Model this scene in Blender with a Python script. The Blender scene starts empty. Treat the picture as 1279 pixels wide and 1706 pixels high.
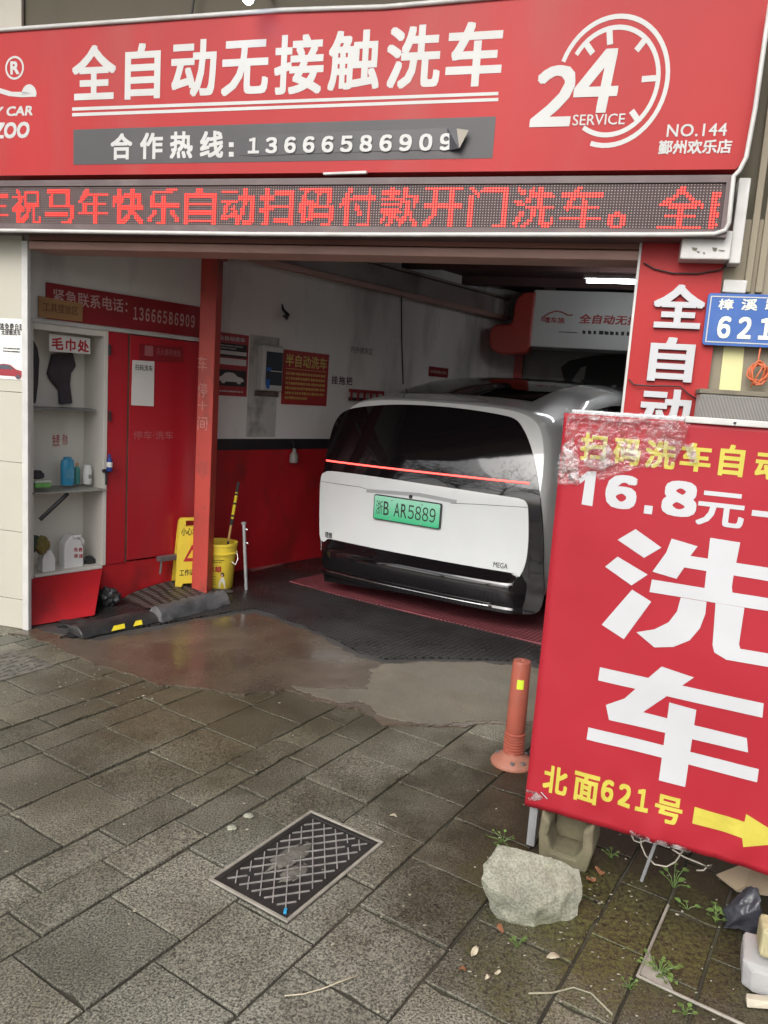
import bpy, bmesh, math, random
from math import sin, cos, radians, pi, sqrt
from mathutils import Vector, Matrix, noise
from mathutils.bvhtree import BVHTree
random.seed(7)
SC = bpy.context.scene
COL = SC.collection

# ------------------------------------------------------------------ camera
FPX, CX, CY, HCAM = 1274.4, 639.5, 853.0, 1.62
_p, _r = radians(8.61), radians(3.87)
_B = Matrix(((1, 0, 0), (0, 0, -1), (0, 1, 0)))
_Rp = Matrix(((1, 0, 0), (0, cos(_p), -sin(_p)), (0, sin(_p), cos(_p))))
_Rr = Matrix(((cos(_r), -sin(_r), 0), (sin(_r), cos(_r), 0), (0, 0, 1)))
RW = _Rr @ _Rp @ _B                       # world -> camera (x right, y down, z forward)
EYE = Vector((0, 0, HCAM))
cam = bpy.data.cameras.new('camera'); cam_o = bpy.data.objects.new('camera', cam); COL.objects.link(cam_o)
cam.sensor_fit = 'VERTICAL'; cam.sensor_height = 24; cam.lens = 24 * FPX / 1706
cam.clip_start = 0.05; cam.clip_end = 500
_m = Matrix((RW[0], -Vector(RW[1]), -Vector(RW[2]))).transposed().to_4x4()
cam_o.matrix_world = Matrix.Translation(EYE) @ _m
SC.camera = cam_o

# ------------------------------------------------------------------ light
SUN_EL, SUN_AZ = radians(40), radians(208)        # overcast, brightest part of the sky behind the camera
W = bpy.data.worlds.new('World'); SC.world = W; W.use_nodes = True
wn = W.node_tree; bg = wn.nodes['Background']
sky = wn.nodes.new('ShaderNodeTexSky'); sky.sky_type = 'NISHITA'; sky.sun_disc = False
sky.sun_elevation = SUN_EL; sky.sun_rotation = SUN_AZ; sky.dust_density = 4; sky.air_density = 1.0; sky.ozone_density = 1.0
hs = wn.nodes.new('ShaderNodeHueSaturation'); hs.inputs['Saturation'].default_value = 0.25
wn.links.new(sky.outputs[0], hs.inputs['Color']); wn.links.new(hs.outputs[0], bg.inputs['Color'])
bg.inputs['Strength'].default_value = 0.15
sd = bpy.data.lights.new('sun', 'SUN'); sd.energy = 1.0; sd.angle = radians(45); sd.color = (1, .97, .92)
so = bpy.data.objects.new('sun', sd); COL.objects.link(so)
_sdir = Vector((sin(SUN_AZ) * cos(SUN_EL), cos(SUN_AZ) * cos(SUN_EL), sin(SUN_EL)))
so.rotation_euler = _sdir.to_track_quat('Z', 'Y').to_euler()
SC.view_settings.view_transform = 'Standard'; SC.view_settings.look = 'None'
SC.view_settings.exposure = 0.7; SC.view_settings.gamma = 1

# ------------------------------------------------------------------ frames: a pixel of the photo -> a point on a real plane
def ray(x, y):
    return RW.transposed() @ Vector(((x - CX) / FPX, (y - CY) / FPX, 1))
def G(x, y, z=0.0):
    d = ray(x, y); return EYE + d * ((z - HCAM) / d.z)
class Fr:
    def __init__(s, o, yaw):
        s.o = Vector((o[0], o[1], 0)); s.yaw = yaw; a = radians(yaw)
        s.e1 = Vector((cos(a), sin(a), 0)); s.e2 = Vector((-sin(a), cos(a), 0))
    def w(s, u, v, z): return s.o + s.e1 * u + s.e2 * v + Vector((0, 0, z))
    def uv(s, P): d = P - s.o; return d.dot(s.e1), d.dot(s.e2)
    def px(s, x, y, v=0.0):
        d = ray(x, y); o = s.o + s.e2 * v
        t = s.e2.dot(o - EYE) / s.e2.dot(d); P = EYE + d * t
        return (P - s.o).dot(s.e1), P.z
    def pl(s, pts, v=0.0): return [s.px(x, y, v) for x, y in pts]
    def box(s, x0, y0, x1, y1, v=0.0):
        xm, ym = (x0 + x1) / 2, (y0 + y1) / 2
        return s.px(x0, ym, v)[0], s.px(xm, y1, v)[1], s.px(x1, ym, v)[0], s.px(xm, y0, v)[1]
    def line(s, xl, yt, yb, xr, v=0.0):      # a line of lettering: left char top/bottom, right end
        u0, zm = s.px(xl, (yt + yb) / 2, v); z1 = s.px(xl + (yb - yt) / 2, yt, v)[1]; z0 = s.px(xl + (yb - yt) / 2, yb, v)[1]
        lo, hi = -500, 2200
        for _ in range(40):
            m = (lo + hi) / 2
            if s.px(xr, m, v)[1] > zm: lo = m
            else: hi = m
        return u0, z0, s.px(xr, lo, v)[0], z1
C0 = G(47, 1050)
FA = Fr(C0, -14.92)                         # facade: u right, v into the building
FC = Fr(Fr(C0, 50.84).w(0, .25, 0), 50.84)                          # closet front (skewed left wall of the bay): u inward, v into the closet
WV = 0.21                                   # the bay's left wall stands this far behind the closet front
UE = FC.px(346, 700)[0]
FG = Fr((0, 0), 0)

# ------------------------------------------------------------------ materials
def M(name, col, rough=.55, metal=0.0, var=.12, vscale=4.0, bump=0.0, bscale=60.0, dirt=None, dscale=3.0, damt=.5, stretch=(1, 1, 1), coat=0.0, emit=None, estr=0.0, rvar=0.0, alpha=1.0, trans=0.0, fine=0.0, fscale=250.0):
    m = bpy.data.materials.new(name); m.use_nodes = True; nt = m.node_tree; N = nt.nodes; L = nt.links
    b = N['Principled BSDF']; b.inputs['Roughness'].default_value = rough; b.inputs['Metallic'].default_value = metal
    b.inputs['Base Color'].default_value = (*col, 1)
    tc = N.new('ShaderNodeTexCoord'); mp = N.new('ShaderNodeMapping'); mp.inputs['Scale'].default_value = stretch
    L.new(tc.outputs['Object'], mp.inputs[0])
    def nz(scale, detail=4.0, vec=mp):
        n = N.new('ShaderNodeTexNoise'); n.inputs['Scale'].default_value = scale; n.inputs['Detail'].default_value = detail
        L.new(vec.outputs[0], n.inputs['Vector']); return n
    out = None
    if var > 0:
        n = nz(vscale); r = N.new('ShaderNodeValToRGB'); e = r.color_ramp.elements
        e[0].position = .3; e[1].position = .7
        e[0].color = (*[max(0, c * (1 - var)) for c in col], 1); e[1].color = (*[min(1, c * (1 + var)) for c in col], 1)
        L.new(n.outputs[0], r.inputs[0]); out = r.outputs[0]
    if fine > 0:
        n = nz(fscale, 2.0); r = N.new('ShaderNodeValToRGB'); e = r.color_ramp.elements
        e[0].position = .38; e[1].position = .62
        e[0].color = (1 - fine, 1 - fine, 1 - fine, 1); e[1].color = (1 + fine, 1 + fine, 1 + fine, 1)
        L.new(n.outputs[0], r.inputs[0]); mx = N.new('ShaderNodeMix'); mx.data_type = 'RGBA'; mx.blend_type = 'MULTIPLY'; mx.inputs[0].default_value = 1
        if out: L.new(out, mx.inputs[6])
        else: mx.inputs[6].default_value = (*col, 1)
        L.new(r.outputs[0], mx.inputs[7]); out = mx.outputs[2]
    if dirt:
        n = nz(dscale, 7.0); r = N.new('ShaderNodeValToRGB'); e = r.color_ramp.elements
        e[0].position = .52; e[1].position = .75; e[0].color = (0, 0, 0, 1); e[1].color = (damt, damt, damt, 1)
        L.new(n.outputs[0], r.inputs[0]); mx = N.new('ShaderNodeMix'); mx.data_type = 'RGBA'
        L.new(r.outputs[0], mx.inputs[0])
        if out: L.new(out, mx.inputs[6])
        else: mx.inputs[6].default_value = (*col, 1)
        mx.inputs[7].default_value = (*dirt, 1); out = mx.outputs[2]
    if out: L.new(out, b.inputs['Base Color'])
    if rvar > 0:
        n = nz(vscale * .8, 5.0); r = N.new('ShaderNodeMapRange'); r.inputs[1].default_value = .35; r.inputs[2].default_value = .65
        r.inputs[3].default_value = max(.03, rough - rvar); r.inputs[4].default_value = min(1, rough + rvar)
        L.new(n.outputs[0], r.inputs[0]); L.new(r.outputs[0], b.inputs['Roughness'])
    if bump > 0:
        n = nz(bscale, 5.0); bp = N.new('ShaderNodeBump'); bp.inputs['Strength'].default_value = bump; bp.inputs['Distance'].default_value = .01
        L.new(n.outputs[0], bp.inputs['Height']); L.new(bp.outputs[0], b.inputs['Normal'])
    if coat: b.inputs['Coat Weight'].default_value = coat; b.inputs['Coat Roughness'].default_value = .05
    if emit: b.inputs['Emission Color'].default_value = (*emit, 1); b.inputs['Emission Strength'].default_value = estr
    if alpha < 1: b.inputs['Alpha'].default_value = alpha
    if trans: b.inputs['Transmission Weight'].default_value = trans
    return m
def pattern(m, kind, scale, col2, amt=1.0, bump=.4, rot=0.0):
    # adds a regular cell relief (mat holes, tread) to a material made by M
    nt = m.node_tree; N = nt.nodes; L = nt.links; b = N['Principled BSDF']
    tc = N.new('ShaderNodeTexCoord'); mp = N.new('ShaderNodeMapping'); mp.inputs['Scale'].default_value = scale; mp.inputs['Rotation'].default_value = (0, 0, rot)
    L.new(tc.outputs['Object'], mp.inputs[0])
    v = N.new('ShaderNodeTexVoronoi'); v.inputs['Scale'].default_value = 1; v.inputs['Randomness'].default_value = 0 if kind == 'grid' else .6
    v.voronoi_dimensions = '2D'
    L.new(mp.outputs[0], v.inputs['Vector'])
    r = N.new('ShaderNodeValToRGB'); e = r.color_ramp.elements; e[0].position = .28; e[1].position = .42
    L.new(v.outputs['Distance'], r.inputs[0])
    prev = b.inputs['Base Color'].links[0].from_socket if b.inputs['Base Color'].links else None
    mx = N.new('ShaderNodeMix'); mx.data_type = 'RGBA'; L.new(r.outputs[0], mx.inputs[0])
    mx.inputs[6].default_value = (*col2, 1)
    if prev: L.new(prev, mx.inputs[7])
    else: mx.inputs[7].default_value = b.inputs['Base Color'].default_value
    L.new(mx.outputs[2], b.inputs['Base Color'])
    bp = N.new('ShaderNodeBump'); bp.inputs['Strength'].default_value = bump; bp.inputs['Distance'].default_value = .01
    L.new(r.outputs[0], bp.inputs['Height']); L.new(bp.outputs[0], b.inputs['Normal'])
    return m

RED = M('red_vinyl', (.37, .020, .021), .5, var=.09, vscale=1.5, dirt=(.33, .06, .055), dscale=2.6, damt=.6, stretch=(1, 1, .25))
REDB = M('red_banner_cloth', (.335, .016, .027), .5, var=.07, vscale=2.5, bump=.22, bscale=6, dirt=(.26, .018, .026), dscale=5, damt=.35)
REDP = M('red_paint', (.45, .016, .022), .4, var=.14, vscale=3, dirt=(.16, .02, .02), dscale=5, damt=.7, bump=.1, bscale=20, stretch=(1, 1, .6))
REDPOST = M('red_post_paint', (.48, .05, .035), .5, var=.12, vscale=5, dirt=(.10, .04, .03), dscale=7, damt=.8, stretch=(1, 1, .5))
REDDOOR = M('red_door_panel', (.42, .016, .026), .32, var=.1, vscale=2, dirt=(.25, .03, .03), dscale=4, damt=.4, stretch=(1, 1, .3))
MAROON = M('maroon_board', (.25, .012, .018), .45, var=.1, vscale=4)
WHITEV = M('white_vinyl', (.49, .49, .475), .5, var=.05, vscale=4, dirt=(.44, .42, .39), dscale=6, damt=.35)
WHITEB = M('white_print', (.48, .485, .50), .5, var=.04)
YEL = M('yellow_print', (.50, .43, .06), .5, var=.07, vscale=14)
DARKBAR = M('charcoal_vinyl', (.048, .045, .048), .5, var=.1, vscale=3, dirt=(.085, .075, .075), dscale=4, damt=.5)
STICK = M('dark_sticker', (.038, .036, .04), .35, var=.15, vscale=8)
LEDF = M('led_frame', (.10, .07, .07), .45, var=.15, vscale=4, dirt=(.2, .15, .14), dscale=6, damt=.5)
LEDB = M('led_board', (.045, .026, .026), .6, var=.1)
LOFF = M('led_off', (.33, .25, .24), .4, var=.25, vscale=40)
LON = M('led_on', (.4, .01, .01), .4, var=0, emit=(1, .02, .012), estr=1.5)
LON2 = M('led_on_core', (.5, .05, .04), .4, var=0, emit=(1, .07, .045), estr=1.9)
PIPE = M('white_edging', (.52, .51, .49), .4, var=.1, vscale=8, dirt=(.35, .33, .3), dscale=6)
OLIVE = M('olive_render', (.095, .085, .058), .8, var=.18, vscale=1.5, bump=.15, bscale=40, dirt=(.08, .07, .05), dscale=1.5, damt=.6, stretch=(1, 1, .4))
BEIGE = M('beige_wall', (.24, .21, .15), .75, var=.14, vscale=2, bump=.12, bscale=60, dirt=(.17, .14, .10), dscale=2.5, damt=.6, stretch=(1, 1, .35))
CREAM = M('cream_panel', (.46, .44, .37), .45, var=.06, vscale=1.5, dirt=(.42, .38, .26), dscale=2.2, damt=.55, stretch=(1, 1, .5))
JOINT = M('panel_joint', (.10, .08, .06), .8, var=.2)
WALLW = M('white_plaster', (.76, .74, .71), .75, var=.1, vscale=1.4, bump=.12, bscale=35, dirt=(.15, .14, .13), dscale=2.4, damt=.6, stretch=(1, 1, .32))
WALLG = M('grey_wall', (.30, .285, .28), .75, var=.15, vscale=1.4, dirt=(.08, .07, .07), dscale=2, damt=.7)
LINTEL = M('lintel_paint', (.26, .11, .085), .55, var=.18, vscale=2, dirt=(.13, .05, .04), dscale=3, damt=.6, stretch=(.4, .4, 3))
LINTELP = M('lintel_rail', (.42, .25, .21), .5, var=.12, vscale=3)
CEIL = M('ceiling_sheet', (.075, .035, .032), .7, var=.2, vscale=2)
DUCT = M('rail_metal', (.30, .25, .23), .5, var=.15, vscale=2, dirt=(.1, .07, .06), dscale=3, damt=.6)
BLACK = M('black_stripe', (.022, .022, .024), .45, var=.2, vscale=4)
BLACKP = M('black_plastic', (.025, .025, .027), .4, var=.2, vscale=9)
GREYM = M('grey_steel', (.28, .28, .29), .4, metal=.7, var=.15, vscale=10, dirt=(.14, .09, .06), dscale=9, damt=.5)
GALV = M('galvanised_tube', (.45, .46, .47), .4, metal=.6, var=.15, vscale=12)
NICHE = M('niche_board', (.66, .63, .57), .6, var=.07, vscale=2, dirt=(.40, .37, .32), dscale=3.2, damt=.55, stretch=(1, 1, .5))
STAIN = M('towel_cloth', (.055, .045, .055), .85, var=.2, vscale=10, bump=.3, bscale=60)
CARD = M('cardboard', (.32, .17, .07), .8, var=.1, vscale=9, bump=.1, bscale=80)
CARDT = M('brown_ink', (.10, .04, .02), .8, var=.1)
PAPER = M('white_paper', (.72, .71, .68), .6, var=.05, vscale=6, dirt=(.5, .46, .4), dscale=6, damt=.4)
INK = M('black_ink', (.02, .02, .02), .6, var=0)
REDI = M('red_ink', (.45, .02, .03), .6, var=.1)
PINKI = M('faded_lettering', (.50, .32, .30), .6, var=.15, vscale=30)
CONC = M('concrete_apron', (.092, .070, .050), .26, var=.35, vscale=2.4, rvar=.17, bump=.10, bscale=16, dirt=(.06, .04, .03), dscale=3, damt=.8, stretch=(1, 1, 1), fine=.15, fscale=120)
CONC2 = M('concrete_patch', (.155, .137, .104), .5, var=.2, vscale=2.2, rvar=.2, bump=.25, bscale=26, dirt=(.11, .09, .065), dscale=4, damt=.7, fine=.15, fscale=120)
MATB = pattern(M('black_floor_mat', (.034, .032, .032), .42, var=.3, vscale=2.5, rvar=.18), 'grid', (26, 26, 1), (.006, .006, .006), bump=.5, rot=.6)
MATR = pattern(M('red_floor_grating', (.22, .06, .07), .45, var=.2, vscale=3), 'grid', (30, 30, 1), (.05, .012, .015), bump=.5, rot=.6)
RUB = M('grey_rubber', (.075, .075, .078), .6, var=.35, vscale=7, bump=.3, bscale=30, dirt=(.22, .21, .20), dscale=5, damt=.7)
RUBB = M('black_rubber', (.02, .02, .02), .5, var=.3, vscale=8, bump=.3, bscale=30, dirt=(.08, .07, .06), dscale=6, damt=.6)
YPAINT = M('yellow_paint', (.75, .60, .03), .5, var=.1, vscale=14)
YBUCK = M('yellow_plastic', (.82, .62, .06), .35, var=.06, vscale=5, dirt=(.5, .36, .06), dscale=6, damt=.4)
ORANGE = M('bollard_plastic', (.34, .085, .055), .5, var=.12, vscale=9, dirt=(.30, .12, .08), dscale=7, damt=.6, bump=.06, bscale=70)
ORANGEB = M('bollard_base_plastic', (.33, .13, .085), .6, var=.15, vscale=9, dirt=(.14, .08, .06), dscale=9, damt=.8, bump=.12, bscale=50)
LIME = M('reflective_lime', (.62, .78, .05), .35, var=.03)
ROCK = M('pale_rock', (.25, .25, .195), .85, var=.4, vscale=6, bump=1.0, bscale=18, dirt=(.10, .11, .04), dscale=4, damt=.9, fine=.22, fscale=140)
BRICK = M('mossy_block', (.15, .13, .08), .85, var=.3, vscale=9, bump=.5, bscale=30, dirt=(.10, .11, .05), dscale=8, damt=.8)
STONEG = M('grey_stone', (.36, .36, .355), .6, var=.1, vscale=9, bump=.1, bscale=90, dirt=(.3, .3, .28), dscale=8)
WOODY = M('pale_wood', (.42, .38, .22), .65, var=.2, vscale=9, stretch=(8, 8, .8))
LEAFY = M('weed_leaf', (.10, .17, .04), .5, var=.35, vscale=30)
LEAFD = M('dry_leaf', (.48, .42, .30), .7, var=.25, vscale=30)
LEAFR = M('brown_leaf', (.26, .11, .05), .7, var=.25, vscale=30)
WIRE = M('pale_wire', (.36, .33, .28), .6, var=.15, vscale=20)
CABLE = M('black_cable', (.02, .02, .02), .5, var=.1)
ORC = M('orange_cable', (.55, .13, .05), .5, var=.1)
BLUEP = M('blue_enamel', (.035, .11, .36), .35, var=.12, vscale=6, dirt=(.10, .16, .33), dscale=9, damt=.5)
MESHG = pattern(M('perforated_metal', (.42, .41, .38), .45, metal=.2, var=.08), 'grid', (170, 170, 170), (.12, .11, .10), bump=.3)
CARW = M('car_white_paint', (.60, .62, .62), .22, var=.02, coat=1.0)
CARS = M('car_silver_paint', (.62, .63, .62), .25, metal=0.0, var=.02, coat=1.0)
CARB = M('car_black_gloss', (.006, .005, .006), .05, var=0, coat=.45)
CARG = M('car_dark_glass', (.006, .005, .007), .03, var=0, coat=.0)
CARBAR = M('car_light_bar', (.6, .05, .04), .3, var=0, emit=(1, .06, .05), estr=3.2)
REFL = M('red_reflector', (.25, .01, .02), .15, var=0, coat=1)
TYRE = M('tyre_rubber', (.02, .02, .02), .7, var=.2, vscale=20)
RIM = M('alloy_rim', (.45, .45, .46), .3, metal=.9, var=.05)
TUBE = M('lit_tube', (.9, .9, .9), .4, var=0, emit=(.95, .97, 1), estr=16)
SPOT = M('lit_lens', (.9, .9, 1), .3, var=0, emit=(.75, .8, 1), estr=18)
IRON = M('cast_iron', (.038, .035, .033), .42, metal=.35, var=.25, vscale=9, bump=.15, bscale=60)
IRONR = M('worn_iron_ribs', (.36, .34, .32), .45, metal=.4, var=.25, vscale=20)
EDGEM = M('worn_cover_edge', (.27, .25, .21), .6, var=.25, vscale=12, dirt=(.16, .14, .11), dscale=10, damt=.7)
CARB.node_tree.nodes['Principled BSDF'].inputs['Specular IOR Level'].default_value = .45
for m_ in (RED, REDB): m_.node_tree.nodes['Principled BSDF'].inputs['Specular IOR Level'].default_value = .3
def tape_mat(name, haze, gl):
    m = bpy.data.materials.new(name); m.use_nodes = True; nt = m.node_tree; N = nt.nodes; L = nt.links; N.remove(N['Principled BSDF'])
    out = N['Material Output']; tr = N.new('ShaderNodeBsdfTransparent'); df = N.new('ShaderNodeBsdfDiffuse'); df.inputs[0].default_value = (.62, .58, .57, 1)
    go = N.new('ShaderNodeBsdfGlossy'); go.inputs['Roughness'].default_value = .16; lw = N.new('ShaderNodeLayerWeight'); lw.inputs[0].default_value = .45
    tc = N.new('ShaderNodeTexCoord'); n = N.new('ShaderNodeTexNoise'); n.inputs['Scale'].default_value = 26; n.inputs['Detail'].default_value = 5; L.new(tc.outputs['Object'], n.inputs['Vector'])
    bp = N.new('ShaderNodeBump'); bp.inputs['Strength'].default_value = 1; bp.inputs['Distance'].default_value = .02; L.new(n.outputs[0], bp.inputs['Height'])
    L.new(bp.outputs[0], go.inputs['Normal']); L.new(bp.outputs[0], lw.inputs['Normal'])
    r = N.new('ShaderNodeMapRange'); r.inputs[1].default_value = .40; r.inputs[2].default_value = .72; r.inputs[3].default_value = 0; r.inputs[4].default_value = haze; L.new(n.outputs[0], r.inputs[0])
    m1 = N.new('ShaderNodeMixShader'); L.new(r.outputs[0], m1.inputs[0]); L.new(tr.outputs[0], m1.inputs[1]); L.new(df.outputs[0], m1.inputs[2])
    sc = N.new('ShaderNodeMath'); sc.operation = 'MULTIPLY'; sc.inputs[1].default_value = gl; L.new(lw.outputs['Fresnel'], sc.inputs[0])
    m2 = N.new('ShaderNodeMixShader'); L.new(sc.outputs[0], m2.inputs[0]); L.new(m1.outputs[0], m2.inputs[1]); L.new(go.outputs[0], m2.inputs[2]); L.new(m2.outputs[0], out.inputs[0])
    return m
TAPE = tape_mat('clear_tape', .15, .5)
TAPEW = tape_mat('milky_tape', .55, .7)
BLUEL = M('blue_detergent', (.04, .30, .52), .25, var=.1, vscale=8, coat=.4)
BLUED = M('dark_blue_bottle', (.02, .05, .25), .25, var=.1, coat=.4)
WHPL = M('white_plastic', (.74, .74, .72), .35, var=.04, vscale=5)
GREENP = M('green_sponge', (.18, .46, .12), .7, var=.15, vscale=30, bump=.3, bscale=80)
OLIVEC = M('olive_cloth', (.20, .16, .05), .9, var=.3, vscale=14, bump=.5, bscale=40)
GREENC = M('dark_green_cloth', (.06, .09, .06), .9, var=.3, vscale=14, bump=.5, bscale=40)
MACHB = M('dispenser_body', (.52, .52, .50), .45, var=.12, vscale=5, dirt=(.25, .24, .22), dscale=5, damt=.6)
MACHD = M('dispenser_window', (.04, .05, .06), .15, var=.1)
BLUES = M('blue_label', (.02, .12, .45), .4, var=.1)
BARK = M('tree_bark', (.10, .08, .06), .9, var=.3, vscale=8, bump=.5, bscale=20)
CROWN = M('tree_foliage', (.055, .075, .035), .7, var=.4, vscale=2)
ASPH = M('asphalt', (.055, .054, .052), .75, var=.2, vscale=2, bump=.3, bscale=90)
PLATEW = M('plate_white', (.62, .75, .66), .35, var=0)

def plate_mat():
    m = M('number_plate_green', (.1, .5, .3), .4, var=0); nt = m.node_tree; b = nt.nodes['Principled BSDF']
    tc = nt.nodes.new('ShaderNodeTexCoord'); sx = nt.nodes.new('ShaderNodeSeparateXYZ'); r = nt.nodes.new('ShaderNodeValToRGB')
    nt.links.new(tc.outputs['Generated'], sx.inputs[0]); nt.links.new(sx.outputs['Z'], r.inputs[0])
    r.color_ramp.elements[0].color = (.035, .42, .19, 1); r.color_ramp.elements[1].color = (.28, .60, .44, 1)
    nt.links.new(r.outputs[0], b.inputs['Base Color']); return m
PLATEG = plate_mat()

def paver_mat():
    m = bpy.data.materials.new('granite_paver'); m.use_nodes = True; nt = m.node_tree; N = nt.nodes; L = nt.links; b = N['Principled BSDF']
    ge = N.new('ShaderNodeNewGeometry')
    def nz(s, d=4.0, r=.55):
        n = N.new('ShaderNodeTexNoise'); n.inputs['Scale'].default_value = s; n.inputs['Detail'].default_value = d; n.inputs['Roughness'].default_value = r
        L.new(ge.outputs['Position'], n.inputs['Vector']); return n
    def ramp(src, p0, c0, p1, c1):
        r = N.new('ShaderNodeValToRGB'); e = r.color_ramp.elements; e[0].position = p0; e[1].position = p1
        e[0].color = (*c0, 1) if len(c0) == 3 else c0; e[1].color = (*c1, 1) if len(c1) == 3 else c1
        L.new(src, r.inputs[0]); return r
    def mix(f, a, bb, mode='MIX'):
        x = N.new('ShaderNodeMix'); x.data_type = 'RGBA'; x.blend_type = mode
        if isinstance(f, float): x.inputs[0].default_value = f
        else: L.new(f, x.inputs[0])
        for i, s in ((6, a), (7, bb)):
            if isinstance(s, tuple): x.inputs[i].default_value = (*s, 1)
            else: L.new(s, x.inputs[i])
        return x.outputs[2]
    sp = ramp(nz(150, 4, .70).outputs[0], .39, (.046, .044, .036), .62, (.37, .36, .298))
    isl = N.new('ShaderNodeNewGeometry')
    tone = ramp(isl.outputs['Random Per Island'], 0.0, (.72, .72, .70), 1.0, (1.12, 1.10, 1.05))
    c = mix(1.0, sp.outputs[0], tone.outputs[0], 'MULTIPLY')
    big = ramp(nz(1.3, 6, .6).outputs[0], .42, (0, 0, 0), .62, (.75, .75, .75))
    c = mix(big.outputs[0], c, mix(1.0, c, (.36, .34, .28), 'MULTIPLY'))                 # damp, dirty patches
    # wet and dirty zone near the wash bay and under the banner; moss near the banner's foot
    def zone(P, r0, r1):
        vm = N.new('ShaderNodeVectorMath'); vm.operation = 'DISTANCE'; L.new(ge.outputs['Position'], vm.inputs[0]); vm.inputs[1].default_value = P
        ad = N.new('ShaderNodeMath'); ad.operation = 'MULTIPLY_ADD'; L.new(nz(4, 6, .65).outputs[0], ad.inputs[0]); ad.inputs[1].default_value = 1.1; ad.inputs[2].default_value = -.55
        s2 = N.new('ShaderNodeMath'); L.new(vm.outputs['Value'], s2.inputs[0]); L.new(ad.outputs[0], s2.inputs[1])
        mr = N.new('ShaderNodeMapRange'); mr.inputs[1].default_value = r0; mr.inputs[2].default_value = r1; mr.inputs[3].default_value = 1; mr.inputs[4].default_value = 0
        L.new(s2.outputs[0], mr.inputs[0]); return mr.outputs[0]
    wet = zone(tuple(G(1080, 1420)), .70, 1.30); wet2 = zone(tuple(G(360, 1150)), .55, 1.75)
    mxx = N.new('ShaderNodeMath'); mxx.operation = 'MAXIMUM'; L.new(wet, mxx.inputs[0]); L.new(wet2, mxx.inputs[1])
    soil = zone(tuple(G(1060, 1390)), .50, 1.1)
    sc = N.new('ShaderNodeMath'); sc.operation = 'MULTIPLY'; L.new(mxx.outputs[0], sc.inputs[0]); sc.inputs[1].default_value = .95
    c = mix(sc.outputs[0], c, mix(1.0, c, (.48, .43, .34), 'MULTIPLY'))
    c = mix(soil, c, mix(1.0, c, (.36, .32, .26), 'MULTIPLY'))
    moss = zone(tuple(G(1010, 1560)), .1, .55)
    mn = ramp(nz(60, 4, .7).outputs[0], .4, (0, 0, 0), .62, (.7, .7, .7))
    mm = N.new('ShaderNodeMath'); mm.operation = 'MULTIPLY'; L.new(moss, mm.inputs[0]); L.new(mn.outputs[0], mm.inputs[1])
    c = mix(mm.outputs[0], c, (.12, .125, .035))
    L.new(c, b.inputs['Base Color'])
    rr = N.new('ShaderNodeMapRange'); rr.inputs[3].default_value = .68; rr.inputs[4].default_value = .30
    L.new(sc.outputs[0], rr.inputs[0]); L.new(rr.outputs[0], b.inputs['Roughness'])
    bp = N.new('ShaderNodeBump'); bp.inputs['Strength'].default_value = .55; bp.inputs['Distance'].default_value = .006
    L.new(nz(150, 4, .70).outputs[0], bp.inputs['Height']); L.new(bp.outputs[0], b.inputs['Normal'])
    return m
PAVER = paver_mat()
GROUT = M('paver_joint_dirt', (.038, .033, .023), .9, var=.4, vscale=9, bump=.4, bscale=60, dirt=(.07, .072, .03), dscale=5, damt=.6)

# ------------------------------------------------------------------ mesh building
ROOT = {}                                        # object -> world matrix its meshes are local to
def props(o, label=None, cat=None, group=None, kind=None):
    if label: o['label'] = label
    if cat: o['category'] = cat
    if group: o['group'] = group
    if kind: o['kind'] = kind
    return o
def thing(name, label, cat, F, u, v, z, group=None):
    o = bpy.data.objects.new(name, None); o.empty_display_size = .1; COL.objects.link(o)
    m = Matrix.Translation(F.w(u, v, z)) @ Matrix.Rotation(radians(F.yaw), 4, 'Z')
    o.matrix_world = m; ROOT[o] = m
    return props(o, label, cat, group)

def wide(t): return ''.join(chr(ord(c) + 0xFEE0) if c.isdigit() else c for c in t)     # digits of the same face as the Chinese
_TC = {}
def tmesh(s, bold, space=1.0, res=3):
    k = (s, space, res)
    if k not in _TC:
        c = bpy.data.curves.new('t', 'FONT'); c.body = s; c.space_character = space; c.resolution_u = res
        o = bpy.data.objects.new('t', c); COL.objects.link(o)
        dg = bpy.context.evaluated_depsgraph_get(); me = bpy.data.meshes.new_from_object(o.evaluated_get(dg))
        vs = [(v.co.x, v.co.y) for v in me.vertices]; fs = [tuple(p.vertices) for p in me.polygons]
        bpy.data.objects.remove(o); bpy.data.curves.remove(c); bpy.data.meshes.remove(me)
        _TC[k] = (vs, fs)
    return _TC[k]

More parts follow.
